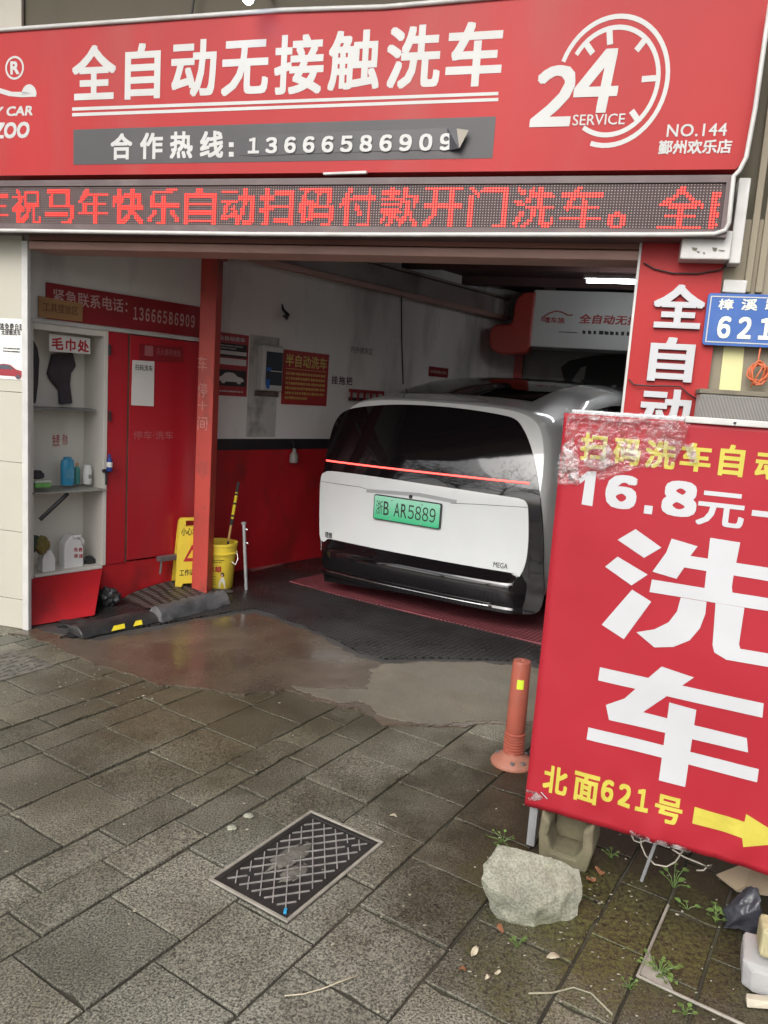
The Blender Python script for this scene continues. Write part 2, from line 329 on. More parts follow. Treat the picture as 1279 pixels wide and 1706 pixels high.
class MB:
    def __init__(s, F): s.F = F; s.v = []; s.f = []
    def add(s, vs, fs):
        n = len(s.v); s.v += [tuple(p) for p in vs]; s.f += [tuple(i + n for i in f) for f in fs]; return s
    def box(s, u0, u1, v0, v1, z0, z1):
        P = [(u, v, z) for z in (z0, z1) for v in (v0, v1) for u in (u0, u1)]
        return s.add(P, [(0, 2, 3, 1), (4, 5, 7, 6), (0, 1, 5, 4), (2, 6, 7, 3), (0, 4, 6, 2), (1, 3, 7, 5)])
    def prism(s, poly, v0, v1):                  # poly in (u,z), extruded through v
        n = len(poly); P = [(u, v0, z) for u, z in poly] + [(u, v1, z) for u, z in poly]
        fs = [tuple(range(n)), tuple(reversed(range(n, 2 * n)))] + [(i, i + n, (i + 1) % n + n, (i + 1) % n) for i in range(n)]
        return s.add(P, fs)
    def slab(s, poly, z0, z1):                   # poly in (u,v), extruded through z
        n = len(poly); P = [(u, v, z0) for u, v in poly] + [(u, v, z1) for u, v in poly]
        fs = [tuple(reversed(range(n))), tuple(range(n, 2 * n))] + [(i, (i + 1) % n, (i + 1) % n + n, i + n) for i in range(n)]
        return s.add(P, fs)
    def sheet(s, poly, v): return s.add([(u, v, z) for u, z in poly], [tuple(range(len(poly)))])
    def tube(s, pts, r, n=8, cap=True):
        pts = [Vector(p) for p in pts]; rings = []; rs = r if isinstance(r, (list, tuple)) else [r] * len(pts)
        up = None
        for i, p in enumerate(pts):
            t = (pts[min(i + 1, len(pts) - 1)] - pts[max(i - 1, 0)]).normalized()
            if up is None: up = Vector((0, 0, 1)) if abs(t.z) < .9 else Vector((1, 0, 0))
            a = t.cross(up).normalized(); b = a.cross(t).normalized(); up = b
            rings.append([p + (a * cos(2 * pi * k / n) + b * sin(2 * pi * k / n)) * rs[i] for k in range(n)])
        fs = [(i * n + k, i * n + (k + 1) % n, (i + 1) * n + (k + 1) % n, (i + 1) * n + k) for i in range(len(pts) - 1) for k in range(n)]
        if cap: fs += [tuple(reversed(range(n))), tuple(range((len(pts) - 1) * n, len(pts) * n))]
        return s.add([q for R in rings for q in R], fs)
    def lathe(s, c, prof, n=24, sx=1.0, sy=1.0, cap=True):   # prof [(r,z)] about the vertical through c
        P = [(c[0] + r * cos(2 * pi * k / n) * sx, c[1] + r * sin(2 * pi * k / n) * sy, c[2] + z) for r, z in prof for k in range(n)]
        fs = [(i * n + k, i * n + (k + 1) % n, (i + 1) * n + (k + 1) % n, (i + 1) * n + k) for i in range(len(prof) - 1) for k in range(n)]
        if cap: fs += [tuple(reversed(range(n))), tuple(range((len(prof) - 1) * n, len(prof) * n))]
        return s.add(P, fs)
    def text(s, t, bx, v, bold=.015, space=1.0, ext=0.0, res=3, shear=0.0, fn=None):
        u0, z0, u1, z1 = bx; vs, fs = tmesh(t, 0, space, res)
        if not vs: return s
        vs = [(x + shear * y, y) for x, y in vs]; bold = max(0, bold)
        x0 = min(a for a, _ in vs) - bold; x1 = max(a for a, _ in vs) + bold; y0 = min(b for _, b in vs) - bold; y1 = max(b for _, b in vs) + bold
        ku, kz = (u1 - u0) / max(1e-6, x1 - x0), (z1 - z0) / max(1e-6, y1 - y0)
        sh_ = [(0, 0)] + ([(bold * a, bold * b) for a, b in ((-1, -1), (0, -1), (1, -1), (1, 0), (1, 1), (0, 1), (-1, 1), (-1, 0))] if bold else [])
        from collections import Counter
        ec = Counter(frozenset((f[i], f[(i + 1) % len(f)])) for f in fs for i in range(len(f))) if ext else None
        for ci, (dx, dy) in enumerate(sh_):            # a bold face: the glyph set nine times, each a hair higher
            Q = [(u0 + (x + dx - x0) * ku, z0 + (y + dy - y0) * kz) for x, y in vs]; vo = v - ci * 4e-5
            if ext:
                n = len(Q); side = []
                for f in fs:
                    for i in range(len(f)):
                        a, b = f[i], f[(i + 1) % len(f)]
                        if ec[frozenset((a, b))] == 1: side.append((b, a, a + n, b + n))
                s.add([(u, vo - ext, z) for u, z in Q] + [(u, v, z) for u, z in Q], list(fs) + side)
            else: s.add([(u, vo, z) for u, z in Q], fs)
        return s
    def bars(s, bx, v, rows, fill=.55, seed=1, seg=5, h=.5):     # rows of unreadably small print
        rd = random.Random(seed); u0, z0, u1, z1 = bx; dz = (z1 - z0) / rows
        for i in range(rows):
            z = z1 - (i + .75) * dz; w = (u1 - u0) * (1 if i < rows - 1 else fill) ; du = w / (seg * 4)
            u = u0
            while u < u0 + w - du * .5:
                ww = du * rd.uniform(.45, .85)
                s.sheet([(u, z), (u + ww, z), (u + ww, z + dz * h * rd.uniform(.7, 1)), (u, z + dz * h)], v); u += du
        return s
    def ico(s, c, r, sub=3, fn=None, sc=(1, 1, 1)):
        bm = bmesh.new(); bmesh.ops.create_icosphere(bm, subdivisions=sub, radius=1)
        vs = []
        for v in bm.verts:
            d = v.co.normalized(); k = fn(d) if fn else 1
            vs.append((c[0] + d.x * r * sc[0] * k, c[1] + d.y * r * sc[1] * k, c[2] + d.z * r * sc[2] * k))
        fs = [tuple(v.index for v in f.verts) for f in bm.faces]; bm.free()
        return s.add(vs, fs)
    def conform(s, fn, off, step=.03):           # cut flat pieces into a grid and lay them on a curved cloth
        bm = bmesh.new(); vs = [bm.verts.new(p) for p in s.v]
        for f in s.f:
            try: bm.faces.new([vs[i] for i in f])
            except ValueError: pass
        us = [p[0] for p in s.v]; zs = [p[2] for p in s.v]
        for ax, lo, hi in ((0, min(us), max(us)), (2, min(zs), max(zs))):
            x = lo + step
            while x < hi:
                co = [0, 0, 0]; no = [0, 0, 0]; co[ax] = x; no[ax] = 1
                bmesh.ops.bisect_plane(bm, geom=bm.verts[:] + bm.edges[:] + bm.faces[:], plane_co=co, plane_no=no, dist=1e-6); x += step
        bm.verts.index_update()
        s.v = [(v.co.x, fn(v.co.x, v.co.z) + off + v.co.y, v.co.z) for v in bm.verts]; s.f = [tuple(v.index for v in f.verts) for f in bm.faces]; bm.free()
        return s
    def build(s, name, mat, parent=None, smooth=False, bevel=0.0, **pr):
        F = s.F; W_ = [F.w(*p) for p in s.v]
        me = bpy.data.meshes.new(name)
        if parent is None:
            lo = Vector([min(p[i] for p in s.v) for i in range(3)]); hi = Vector([max(p[i] for p in s.v) for i in range(3)])
            m = Matrix.Translation(F.w((lo.x + hi.x) / 2, (lo.y + hi.y) / 2, lo.z)) @ Matrix.Rotation(radians(F.yaw), 4, 'Z')
        else: m = ROOT[parent]
        mi = m.inverted()
        me.from_pydata([mi @ p for p in W_], [], s.f); me.validate(); me.update()
        o = bpy.data.objects.new(name, me); COL.objects.link(o); ROOT[o] = m
        if parent is None: o.matrix_world = m
        else: o.parent = parent
        if mat: me.materials.append(mat)
        bm = bmesh.new(); bm.from_mesh(me); bmesh.ops.recalc_face_normals(bm, faces=bm.faces[:]); bm.to_mesh(me); bm.free()
        if smooth:
            for p in me.polygons: p.use_smooth = True
            if smooth is not True:
                me.set_sharp_from_angle(angle=radians(smooth))
        if bevel:
            b = o.modifiers.new('bevel', 'BEVEL'); b.width = bevel; b.segments = 2; b.limit_method = 'ANGLE'; b.angle_limit = radians(40)
        return props(o, pr.get('label'), pr.get('cat'), pr.get('group'), pr.get('kind'))
def B(F, *a): return MB(F).box(*a)
def struct(mb, name, mat, **k): return mb.build(name, mat, kind='structure', **k)
def rrect(u0, z0, u1, z1, r, n=5):
    P = []
    for cx, cz, a in ((u1 - r, z1 - r, 0), (u0 + r, z1 - r, 90), (u0 + r, z0 + r, 180), (u1 - r, z0 + r, 270)):
        for i in range(n + 1):
            t = radians(a + 90 * i / n); P.append((cx + r * cos(t), cz + r * sin(t)))
    return P
def rough_poly(pts, amp, step, seed=0):
    out = []
    for i in range(len(pts)):
        a = Vector(pts[i]); b = Vector(pts[(i + 1) % len(pts)]); n = max(1, int((b - a).length / step))
        for k in range(n):
            p = a.lerp(b, k / n); q = Vector((p.x * 9 + seed, p.y * 9, seed)); d = noise.noise_vector(q) + .55 * noise.noise_vector(q * 3.1) + .3 * noise.noise_vector(q * 8)
            out.append((p.x + d.x * amp, p.y + d.y * amp))
    return out
def catmull(P, n):
    out = []
    for i in range(len(P) - 1):
        p0, p1, p2, p3 = P[max(i - 1, 0)], P[i], P[i + 1], P[min(i + 2, len(P) - 1)]
        for k in range(n):
            t = k / n
            out.append(tuple(.5 * (2 * b + (c - a) * t + (2 * a - 5 * b + 4 * c - d) * t * t + (3 * b - a - 3 * c + d) * t ** 3) for a, b, c, d in zip(p0, p1, p2, p3)))
    return out + [P[-1]]
def gp(pts): return [tuple(G(x, y)[:2]) for x, y in pts]

# ================================================================== GROUND
struct(B(FG, -60, 60, -70, 60, -.08, -.03), 'ground', ASPH)
struct(MB(FG).slab([(-12, -1.2), (12, -1.2), (12, 7), (-12, 7)], -.029, -.0085), 'pavement_bed', GROUT)
FP = Fr((0, 0), 57.7)
def pavers():
    mb = MB(FP); rd = random.Random(3)
    edges = [-7.0, -6.67, -6.34, -6.18, -6.02, -5.69, -5.36, -5.2, -5.03, -4.7, -4.37, -4.21, -4.05, -3.72, -3.4, -3.175, -3.01, -2.85, -2.52, -2.182, -2.017, -1.845, -1.519, -1.198, -.87, -.545, -.38, -.215, .112, .44, .60, .765, 1.09, 1.42, 1.58, 1.74, 2.07, 2.4, 2.56, 2.72, 3.05, 3.38]
    offs = {-2.182: 1.33, -2.017: 1.215, -1.845: 1.12, -1.519: 1.345, -1.198: 1.245, -.87: 1.42, -2.52: 1.19}
    for b0, b1 in zip(edges, edges[1:]):
        off = offs.get(b0, rd.uniform(0, .327)); k0 = int((-2 - off) / .327)
        for k in range(k0, k0 + 34):
            a0 = off + k * .327; a1 = a0 + .327
            c = FP.w((a0 + a1) / 2, -(b0 + b1) / 2, 0); fu, fv = FA.uv(c)
            if fv > .35 or c.length > 7.5 or c.y < -1.0: continue
            g = rd.uniform(.0028, .0060); h = rd.uniform(-.0035, .0025); bv = .0022
            x0, x1, y0, y1 = a0 + g, a1 - g, -b1 + g, -b0 - g
            tz = [h + rd.uniform(-.0018, .0015) for _ in range(4)]
            cs = [(x0, y0), (x1, y0), (x1, y1), (x0, y1)]; O_ = []
            for q in range(4):
                (ax, ay), (bx, by) = cs[q], cs[(q + 1) % 4]; L_ = max(abs(bx - ax), abs(by - ay)); dx, dy = (bx - ax) / L_, (by - ay) / L_
                chip = rd.uniform(.006, .02) if rd.random() < .16 else .0015
                ts = [chip] + [L_ * t for t in ((.2, .4, .6, .8) if L_ > .2 else (.33, .66))] + [L_ - .0015]
                if rd.random() < .12: k_ = rd.randrange(1, len(ts) - 1); bite = {k_: rd.uniform(.004, .012)}
                else: bite = {}
                for k_, t in enumerate(ts):
                    o = rd.uniform(0, .0022) + bite.get(k_, 0) if 0 < k_ < len(ts) - 1 else 0
                    O_.append((ax + dx * t - dy * o, ay + dy * t + dx * o))
            mx_, my_ = (x0 + x1) / 2, (y0 + y1) / 2; n = len(O_)
            def zt(px_, py_):
                s_, t_ = (px_ - x0) / (x1 - x0), (py_ - y0) / (y1 - y0)
                return (tz[0] * (1 - s_) + tz[1] * s_) * (1 - t_) + (tz[3] * (1 - s_) + tz[2] * s_) * t_
            I_ = [(px_ + (bv if px_ < mx_ else -bv) * (abs(px_ - mx_) > (x1 - x0) * .45), py_ + (bv if py_ < my_ else -bv) * (abs(py_ - my_) > (y1 - y0) * .45)) for px_, py_ in O_]
            P = [(px_, py_, -.02) for px_, py_ in O_] + [(px_, py_, zt(px_, py_) - bv) for px_, py_ in O_] + [(px_, py_, zt(px_, py_)) for px_, py_ in I_]
            F = [tuple(range(2 * n, 3 * n))] + [(i, (i + 1) % n, (i + 1) % n + n, i + n) for i in range(n)] + [(i + n, (i + 1) % n + n, (i + 1) % n + 2 * n, i + 2 * n) for i in range(n)]
            mb.add(P, F)
    return struct(mb, 'pavement', PAVER)
pavers()
apron_px = [(20, 1056), (60, 1062), (95, 1078), (130, 1095), (165, 1110), (215, 1122), (265, 1140), (330, 1147), (400, 1157), (440, 1152), (475, 1150), (520, 1168), (560, 1180), (600, 1180), (622, 1200), (665, 1212), (720, 1214), (800, 1208), (880, 1212), (985, 1214), (990, 1130), (880, 1112), (800, 1106), (720, 1104), (640, 1110), (600, 1098), (560, 1075), (500, 1050), (460, 1033), (425, 1023), (390, 1026), (330, 1032), (280, 1046), (230, 1058), (160, 1070), (120, 1064), (60, 1050)]
struct(MB(FG).slab(rough_poly(gp(apron_px), .035, .016, 2), -.012, .0075), 'concrete_apron', CONC)
patch_px = [(618, 1118), (640, 1109), (720, 1104), (800, 1107), (880, 1114), (985, 1132), (985, 1200), (880, 1206), (800, 1203), (720, 1209), (668, 1206), (628, 1192), (605, 1172), (560, 1172), (480, 1146), (560, 1150), (612, 1150)]
struct(MB(FG).slab(rough_poly(gp(patch_px), .026, .014, 5), .002, .0105), 'concrete_patch', CONC2)
struct(MB(FA).slab([(-1.6, .02), (6, .02), (6, 6.4), (-.2, 6.4)], -.008, .004), 'bay_floor', M('bay_floor_dark', (.05, .048, .046), .5, var=.3, vscale=2))
m_ = MB(FG).slab(gp([(100, 1066), (160, 1060), (280, 1040), (390, 1020), (425, 1016), (500, 1043), (560, 1068), (600, 1090), (640, 1100), (720, 1098), (880, 1104), (1010, 1124), (1200, 1060), (1180, 900), (760, 830), (480, 936), (340, 962), (200, 975), (140, 1040)]), .004, .014)
m_.build('floor_mat', MATB, label='black perforated rubber mat covering the wash bay floor', cat='mat')
g_ = MB(FG).slab(gp([(482, 972), (540, 958), (760, 905), (1000, 960), (1010, 1086), (905, 1078), (700, 1028), (560, 994)]), .014, .022)
g_.build('floor_grating', MATR, label='dull red plastic grating on the floor under the parked van', cat='grating')
s_ = MB(FG).slab(gp([(412, 948), (466, 936), (470, 943), (420, 955)]), .0145, .017)
s_.build('plastic_scrap', M('pink_scrap', (.30, .11, .11), .6), label='flat pinkish scrap lying at the foot of the red wall', cat='scrap')

# ================================================================== BUILDING
bld = thing('shop_building', 'car wash bay building with cream and beige front walls and a wide open bay', 'building', FA, 0, 0, 0)
UR = 3.452; ZL = 2.335                       # right side of the opening, underside of the lintel
wl = MB(FA)
ys = [-1e3, 653, 770, 885, 997]
zs = [FA.px(20, y)[1] for y in (653, 770, 885, 997)]
zz = [0] + sorted(zs) + [3.9]
for a, b in zip(zz, zz[1:]): wl.box(-2.2, -.035, 0, .02, a + .0015, b - .0015); wl.box(-5, -2.206, 0, .02, a + .0015, b - .0015)
wl.build('front_panel_wall', CREAM, bld, bevel=.002)
MB(FA).box(-5, -.08, .021, .05, 0, 4).build('front_wall_core', JOINT, bld)
MB(FA).box(-.034, .010, -.012, .018, 0, ZL + .045).build('corner_trim', PIPE, bld, bevel=.004)
up = MB(FA); up.box(-5, 8, .03, .3, ZL + .19, 6.5)
up.build('upper_wall', OLIVE, bld)
MB(FA).box(-5, 8, -1.0, .03, 4.55, 4.7).build('canopy_slab', OLIVE, bld)
MB(FA).box(.012, UR, .0, .22, ZL + .05, ZL + .19).build('lintel', LINTEL, bld, bevel=.006)
MB(FA).box(.012, UR, -.006, .2, ZL, ZL + .045).build('lintel_rail', LINTELP, bld, bevel=.006)
rw = MB(FA); rw.box(UR + .02, 8, 0, .3, 0, ZL + .19)
rw.build('front_wall', BEIGE, bld)
ribs = MB(FA)
for x in (1248, 1268): 
    u = FA.px(x, 400)[0]; MB(FA).box(u, u + .03, -.025, -.001, 2.2, 3.6).build('wall_batten', BEIGE, bld, bevel=.004)
# bay interior
# left wall (skewed), behind the closet
def wallrow(z0, z1, name, mat, dv=0.0):
    return MB(FC).box(UE + .022, 6.95, WV - dv, WV + .2, z0, z1).build(name, mat, bld)
st0 = FC.px(365, 750, WV)[1]; st1 = FC.px(365, 731, WV)[1]
wallrow(st1, 3.4, 'bay_side_wall', WALLW)
wallrow(st0, st1, 'wall_stripe', BLACK, .004)
wallrow(0, st0, 'wall_dado', REDP)
MB(FC).box(-.3, UE, .305, .5, 0, 3.4).build('bay_side_wall', WALLW, bld)
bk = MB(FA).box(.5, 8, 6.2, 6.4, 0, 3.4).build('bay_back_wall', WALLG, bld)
FR2 = Fr(FA.w(UR + .05, .3, 0), 58)
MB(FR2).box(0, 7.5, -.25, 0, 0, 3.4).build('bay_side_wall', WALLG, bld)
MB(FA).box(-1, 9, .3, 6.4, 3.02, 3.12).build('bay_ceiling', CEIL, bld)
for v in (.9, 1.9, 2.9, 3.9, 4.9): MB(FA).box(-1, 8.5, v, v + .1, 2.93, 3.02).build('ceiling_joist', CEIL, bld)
# mural of a car on the back wall
mu = MB(FA); VB = 6.19
for poly in ([(934, 612), (948, 601), (985, 593), (1062, 588), (1062, 600), (1000, 604), (968, 612), (955, 630), (946, 650), (938, 628)],
             [(978, 603), (1048, 601), (1054, 616), (1050, 640), (1012, 642), (972, 634)],
             [(968, 632), (1020, 636), (1018, 648), (966, 642)], [(1028, 634), (1064, 636), (1064, 648), (1026, 646)]):
    mu.sheet(FA.pl(poly, VB), VB)
mu.build('car_mural', INK, bld)
MB(FA).prism(FA.pl([(858, 588), (872, 588), (866, 660), (852, 660)], 6.1), 6.1, 6.18).build('red_wall_stripe', REDP, bld)
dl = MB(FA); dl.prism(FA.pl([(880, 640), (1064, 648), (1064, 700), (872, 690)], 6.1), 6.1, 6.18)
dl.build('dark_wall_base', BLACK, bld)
# wall marks: black stains & faded stencil lines belong to the wall
wt = MB(FC); V = WV - .003
def ctext(mb, F, t, xl, yt, yb, xr, v, **k): return mb.text(t, F.line(xl, yt, yb, xr, v), v, **k)
ctext(wt, FC, '挂拖把', 552, 626, 640, 587, V, bold=.02, space=1.25)
ctext(wt, FC, '内外擦车区', 585, 577, 588, 621, V, bold=0)
wt.build('stencil_lettering', M('stencil_maroon', (.10, .03, .035), .7, var=.2), bld)

# rail along the left wall of the bay
rail = thing('wash_rail', 'long dull metal rail of the wash machine fixed high along the left bay wall', 'rail', FC, 1.4, WV, 2.5)
u0, u1 = 1.45, FC.px(850, 530, .05)[0]
zb = FC.px(730, 503, .05)[1]
MB(FC).box(u0, u1, .10, WV, zb + .02, zb + .22).build('rail_beam', DUCT, rail, bevel=.01)
MB(FC).box(u0, u1 + .02, .06, .14, zb - .02, zb + .03).build('lower_flange', LINTELP, rail, bevel=.006)
MB(FC).box(u0, u1, .07, WV, zb + .225, zb + .25).build('upper_flange', DUCT, rail, bevel=.005)
cp = MB(FC)
for k in range(5): cp.box(u1 - .30 + k * .055, u1 - .28 + k * .055, .045, .10, zb + .03, zb + .2)
cp.build('end_ribs', PIPE, rail)

# ================================================================== MAIN SIGN
VS = -.10                                   # sign face stands in front of the facade
sg = thing('shop_sign', 'wide red vinyl shop sign with white car wash lettering above the bay entrance', 'sign', FA, 1.7, VS, 2.7)
zT0 = FA.px(0, 51, VS)[1]; zT1 = FA.px(640, 12.5, VS)[1]
zB0 = FA.px(0, 292, VS)[1]; uR_top = FA.px(1281, 10, VS)[0]; uRb = FA.px(1240, 268, VS)[0]
uL = -1.6
zB1 = FA.px(1225, 282, VS)[1]
sgp = [(uL, zT0), (FA.px(0, 51, VS)[0], zT0), (1.6, (zT0 + zT1) / 2 + .01), (FA.px(640, 12, VS)[0], zT1), (uR_top, zT1 + .03), (uRb + .002, FA.px(1240, 268, VS)[1]), (FA.px(1225, 282, VS)[0], zB1), (uL, zB0)]
MB(FA).prism(sgp, VS, .03).build('sign_panel', RED, sg)
ed = MB(FA); ed.tube([(u, VS - .004, z) for u, z in sgp[:5]], .012, 6)
ed.build('top_edging', PIPE, sg, smooth=True)
V = VS - .0015
L1 = MB(FA)
for ch, x0, y0, x1, y1 in (('全', 120, 75, 193, 166), ('自', 208, 72, 267, 165), ('动', 285, 66, 360, 161), ('无', 369, 67, 447, 159), ('接', 457, 57, 539, 157), ('触', 547, 50, 633, 150), ('洗', 644, 42, 734, 147), ('车', 744, 36, 837, 144)):
    L1.text(ch, FA.box(x0, y0, x1, y1, V), V, bold=.024)
for (xa, ya), (xb, yb), h in (((120, 179), (830, 153), 5.5), ((120, 188.5), (830, 163), 5.5)):
    L1.sheet(FA.pl([(xa, ya), (xb, yb), (xb, yb + h), (xa, ya + h)], V), V)
L1.build('white_lettering', WHITEV, sg)
MB(FA).sheet(FA.pl([(122, 216), (826, 194), (820, 263.5), (122, 274.5)], V), V).build('hotline_strip', DARKBAR, sg)
V2 = V - .0015
ht = MB(FA)
for ch, x0, y0, x1, y1 in (('合', 184, 222, 220, 266), ('作', 233, 221, 271, 265), ('热', 283, 219, 321, 264), ('线', 333, 218, 372, 263)):
    ht.text(ch, FA.box(x0, y0, x1, y1, V2), V2, bold=.028)
for yy in (241, 257): ht.sheet([(u, z) for u, z in FA.pl([(381, yy - 4), (389, yy - 4), (389, yy + 4), (381, yy + 4)], V2)], V2)
ht.build('hotline_lettering', WHITEV, sg)
# the pasted-over number strip, its right end peeling off
pe = MB(FA); top = FA.pl([(397, 231), (420, 226), (560, 220), (700, 215), (745, 213)], V2); bot = FA.pl([(397, 258), (420, 260), (560, 254), (700, 250), (745, 251)], V2)
tp = [(u, V2 - .002 * (i % 2), z) for i, (u, z) in enumerate(top)]; bt = [(u, V2 - .002 * (i % 2), z) for i, (u, z) in enumerate(bot)]
pt = FA.px(781, 222, V2); pb = FA.px(766, 251, V2)
tp.append((pt[0], V2 - .03, pt[1])); bt.append((pb[0], V2 - .035, pb[1]))
pe.add(tp + bt, [(i, i + 1, i + 7, i + 6) for i in range(5)])
pe.build('number_strip', STICK, sg)
tri = MB(FA); tri.add([(pt[0] + .004, V2 - .031, pt[1] + .004), (pb[0] + .004, V2 - .036, pb[1]), (FA.px(762, 217, V2)[0], V2 - .024, FA.px(762, 217, V2)[1])], [(0, 1, 2)])
tri.build('peeled_corner', M('peeled_backing', (.26, .23, .19), .6), sg)
nm = MB(FA); V3 = V2 - .006
nm.text(wide('13666586909'), FA.line(413, 229, 256, 754, V3), V3, bold=.035, space=.9)
nm.build('number_lettering', WHITEV, sg)
# 24 h emblem
em = MB(FA); cu, cz = FA.px(1019, 136, V); R1 = (FA.px(1022, 25, V)[1] - FA.px(1022, 248, V)[1]) / 2
RX = (FA.px(1115, 136, V)[0] - cu)
def arc(mb, a0, a1, k0, k1, n=40):
    P = []
    for kk, rng in ((k0, range(n + 1)), (k1, range(n, -1, -1))):
        for i in rng:
            a = radians(a0 + (a1 - a0) * i / n); P.append((cu + RX * kk * cos(a), cz + R1 * kk * sin(a)))
    return mb.sheet(P, V)
arc(em, 160, -106, 1.0, .925); arc(em, 148, -122, .84, .765)
for a, r0, r1 in ((100, .83, .56), (50, .78, .58), (2, .80, .52), (-48, .84, .60), (132, .80, .58)):
    aa = radians(a); d = (cos(aa), sin(aa)); n_ = (-d[1], d[0]); w = .013
    em.sheet([(cu + RX * r * d[0] + s * w * n_[0], cz + R1 * r * d[1] + s * w * n_[1]) for r, s in ((r0, -1), (r1, -1), (r1, 1), (r0, 1))], V - .0004)
V4 = V - .001
em.text(wide('2'), FA.box(886, 109, 956, 211, V4), V4, bold=.026, shear=.12)
em.text(wide('4'), FA.box(957, 82, 1031, 188, V4), V4, bold=.026, shear=.12)
em.text('SERVICE', FA.line(954, 191, 209, 1041, V4), V4, bold=.004)
em.text('NO.144', FA.line(1111, 207, 228, 1211, V4), V4, bold=.012, space=1.08)
em.text('鄞州欢乐店', FA.line(1097, 234, 257, 1219, V4), V4, bold=.025)
em.build('clock_emblem', WHITEV, sg)
lg = MB(FA); cu2, cz2 = FA.px(24, 113, V); rr = .062
for k in range(28):
    a, b = 2 * pi * k / 28, 2 * pi * (k + 1) / 28
    lg.sheet([(cu2 + r * cos(t), cz2 + r * sin(t)) for r, t in ((rr, a), (rr, b), (rr * .82, b), (rr * .82, a))], V)
lg.text('R', FA.box(17, 102, 32, 124, V), V, bold=.03)
bu, bz = FA.px(48, 150, V)
lg.sheet([(bu + .05 * cos(t * pi / 12), bz - .025 + .055 * sin(t * pi / 12)) for t in range(13)], V)
sw = [(-160, 190), (-120, 165), (-60, 145), (-25, 143), (0, 147), (20, 153), (40, 153), (60, 158), (60, 161), (35, 162), (15, 160), (-5, 154), (-30, 150), (-60, 152), (-118, 175), (-155, 198)]
lg.sheet(FA.pl(sw, V), V)
lg.text('HEY CAR', FA.line(-36, 179, 195, 54, V), V, bold=.028, shear=.15)
lg.text('ZOO', FA.line(-12, 204, 231, 49, V), V, bold=.035, shear=.15)
lg.text('嘿车族', FA.line(-150, 180, 230, -45, V), V, bold=.03)
lg.build('logo_print', WHITEV, sg)
br = MB(FA)
for x0, y0, x1, y1 in ((540, 287, 612, 293),):
    br.prism(FA.pl([(x0, y0 + 2), (x1, y0 - 1), (x1, y1 - 2), (x0, y1)], V), V - .02, V)
br.build('bottom_clip', PIPE, sg, bevel=.003)

# ================================================================== LED SCREEN
VL = -.17
led = thing('led_screen', 'long dark framed screen with running red lettering under the red shop sign', 'led screen', FA, 1.7, VL, 2.4)
z1 = FA.px(600, 296, VL)[1]; z0 = FA.px(640, 389, VL)[1]; ur = FA.px(1212, 380, VL)[0]
pz1 = FA.px(600, 307, VL)[1]; pz0 = FA.px(600, 377, VL)[1]; pur = FA.px(1204, 340, VL)[0]
fr = MB(FA)
fr.box(uL, ur, VL, 0.0, pz1, z1); fr.box(uL, ur, VL, 0.0, z0, pz0); fr.box(pur + .004, ur, VL, 0.0, pz0, pz1); fr.box(uL, pur + .004, VL + .03, 0.0, pz0, pz1)
fr.build('led_frame', LEDF, led)
MB(FA).box(uL, pur + .004, VL + .01, VL + .0299, pz0, pz1).build('led_board', LEDB, led)
pv = (pz1 - pz0) / 16.4; pu = (FA.px(1135, 340, VL)[0] - FA.px(43, 340, VL)[0]) / 256; org = FA.px(43, 340, VL)[0] - 8 * pu
msg = '贺车祝马年快乐自动扫码付款开门洗车。全自'
on = {}
for k, ch in enumerate(msg):
    vs, fs = tmesh(ch, .012, 1.0, 2)
    bt_ = BVHTree.FromPolygons([Vector((x, y, 0)) for x, y in vs], fs)
    x0 = min(a for a, _ in vs); x1 = max(a for a, _ in vs); y0 = min(b for _, b in vs); y1 = max(b for _, b in vs)
    if ch == '。': x1 = x0 + (x1 - x0) * 2.4; y1 = y0 + (y1 - y0) * 2.6
    for i in range(14):
        for j in range(15):
            px = x0 + (x1 - x0) * (i + .5) / 14; py = y0 + (y1 - y0) * (j + .5) / 15
            if any(bt_.ray_cast(Vector((px + a_, py + b_, 1)), Vector((0, 0, -1)))[0] is not None for a_, b_ in ((0, 0), (.022, 0), (-.022, 0), (0, .012), (0, -.012))): on[((k - 2) * 16 + i + 1, j)] = 1
lo, hi, h2 = MB(FA), MB(FA), MB(FA)
vd = VL + .004; i0 = int((uL - org) / pu) + 1; i1 = int((pur - org) / pu)
for i in range(i0, i1):
    for j in range(16):
        u = org + (i + .5) * pu; z = pz0 + (j + .7) * pv
        ison = (i, j) in on; r = .0056 if ison else .0027
        (hi if ison else lo).sheet([(u + r * cos(t * pi / 3), z + r * sin(t * pi / 3)) for t in range(6)], vd)
        if ison: h2.sheet([(u + .0026 * cos(t * pi / 3), z + .0026 * sin(t * pi / 3)) for t in range(6)], vd - .001)
lo.build('unlit_dots', LOFF, led); hi.build('lit_dots', LON, led); h2.build('dot_glow_cores', LON2, led)
eg = MB(FA); ve = VL - .004
p_ = [FA.px(x, y, ve) for x, y in ((-260, 386), (0, 384), (200, 387), (420, 390), (640, 391), (900, 391), (1120, 391), (1190, 390), (1208, 384), (1214, 372), (1218, 330), (1222, 294), (1232, 284), (1243, 262), (1258, 180), (1272, 80), (1284, 0))]
eg.tube([(u, ve, z) for u, z in p_], .011, 6)
eg.build('white_edging', PIPE, led, smooth=True)

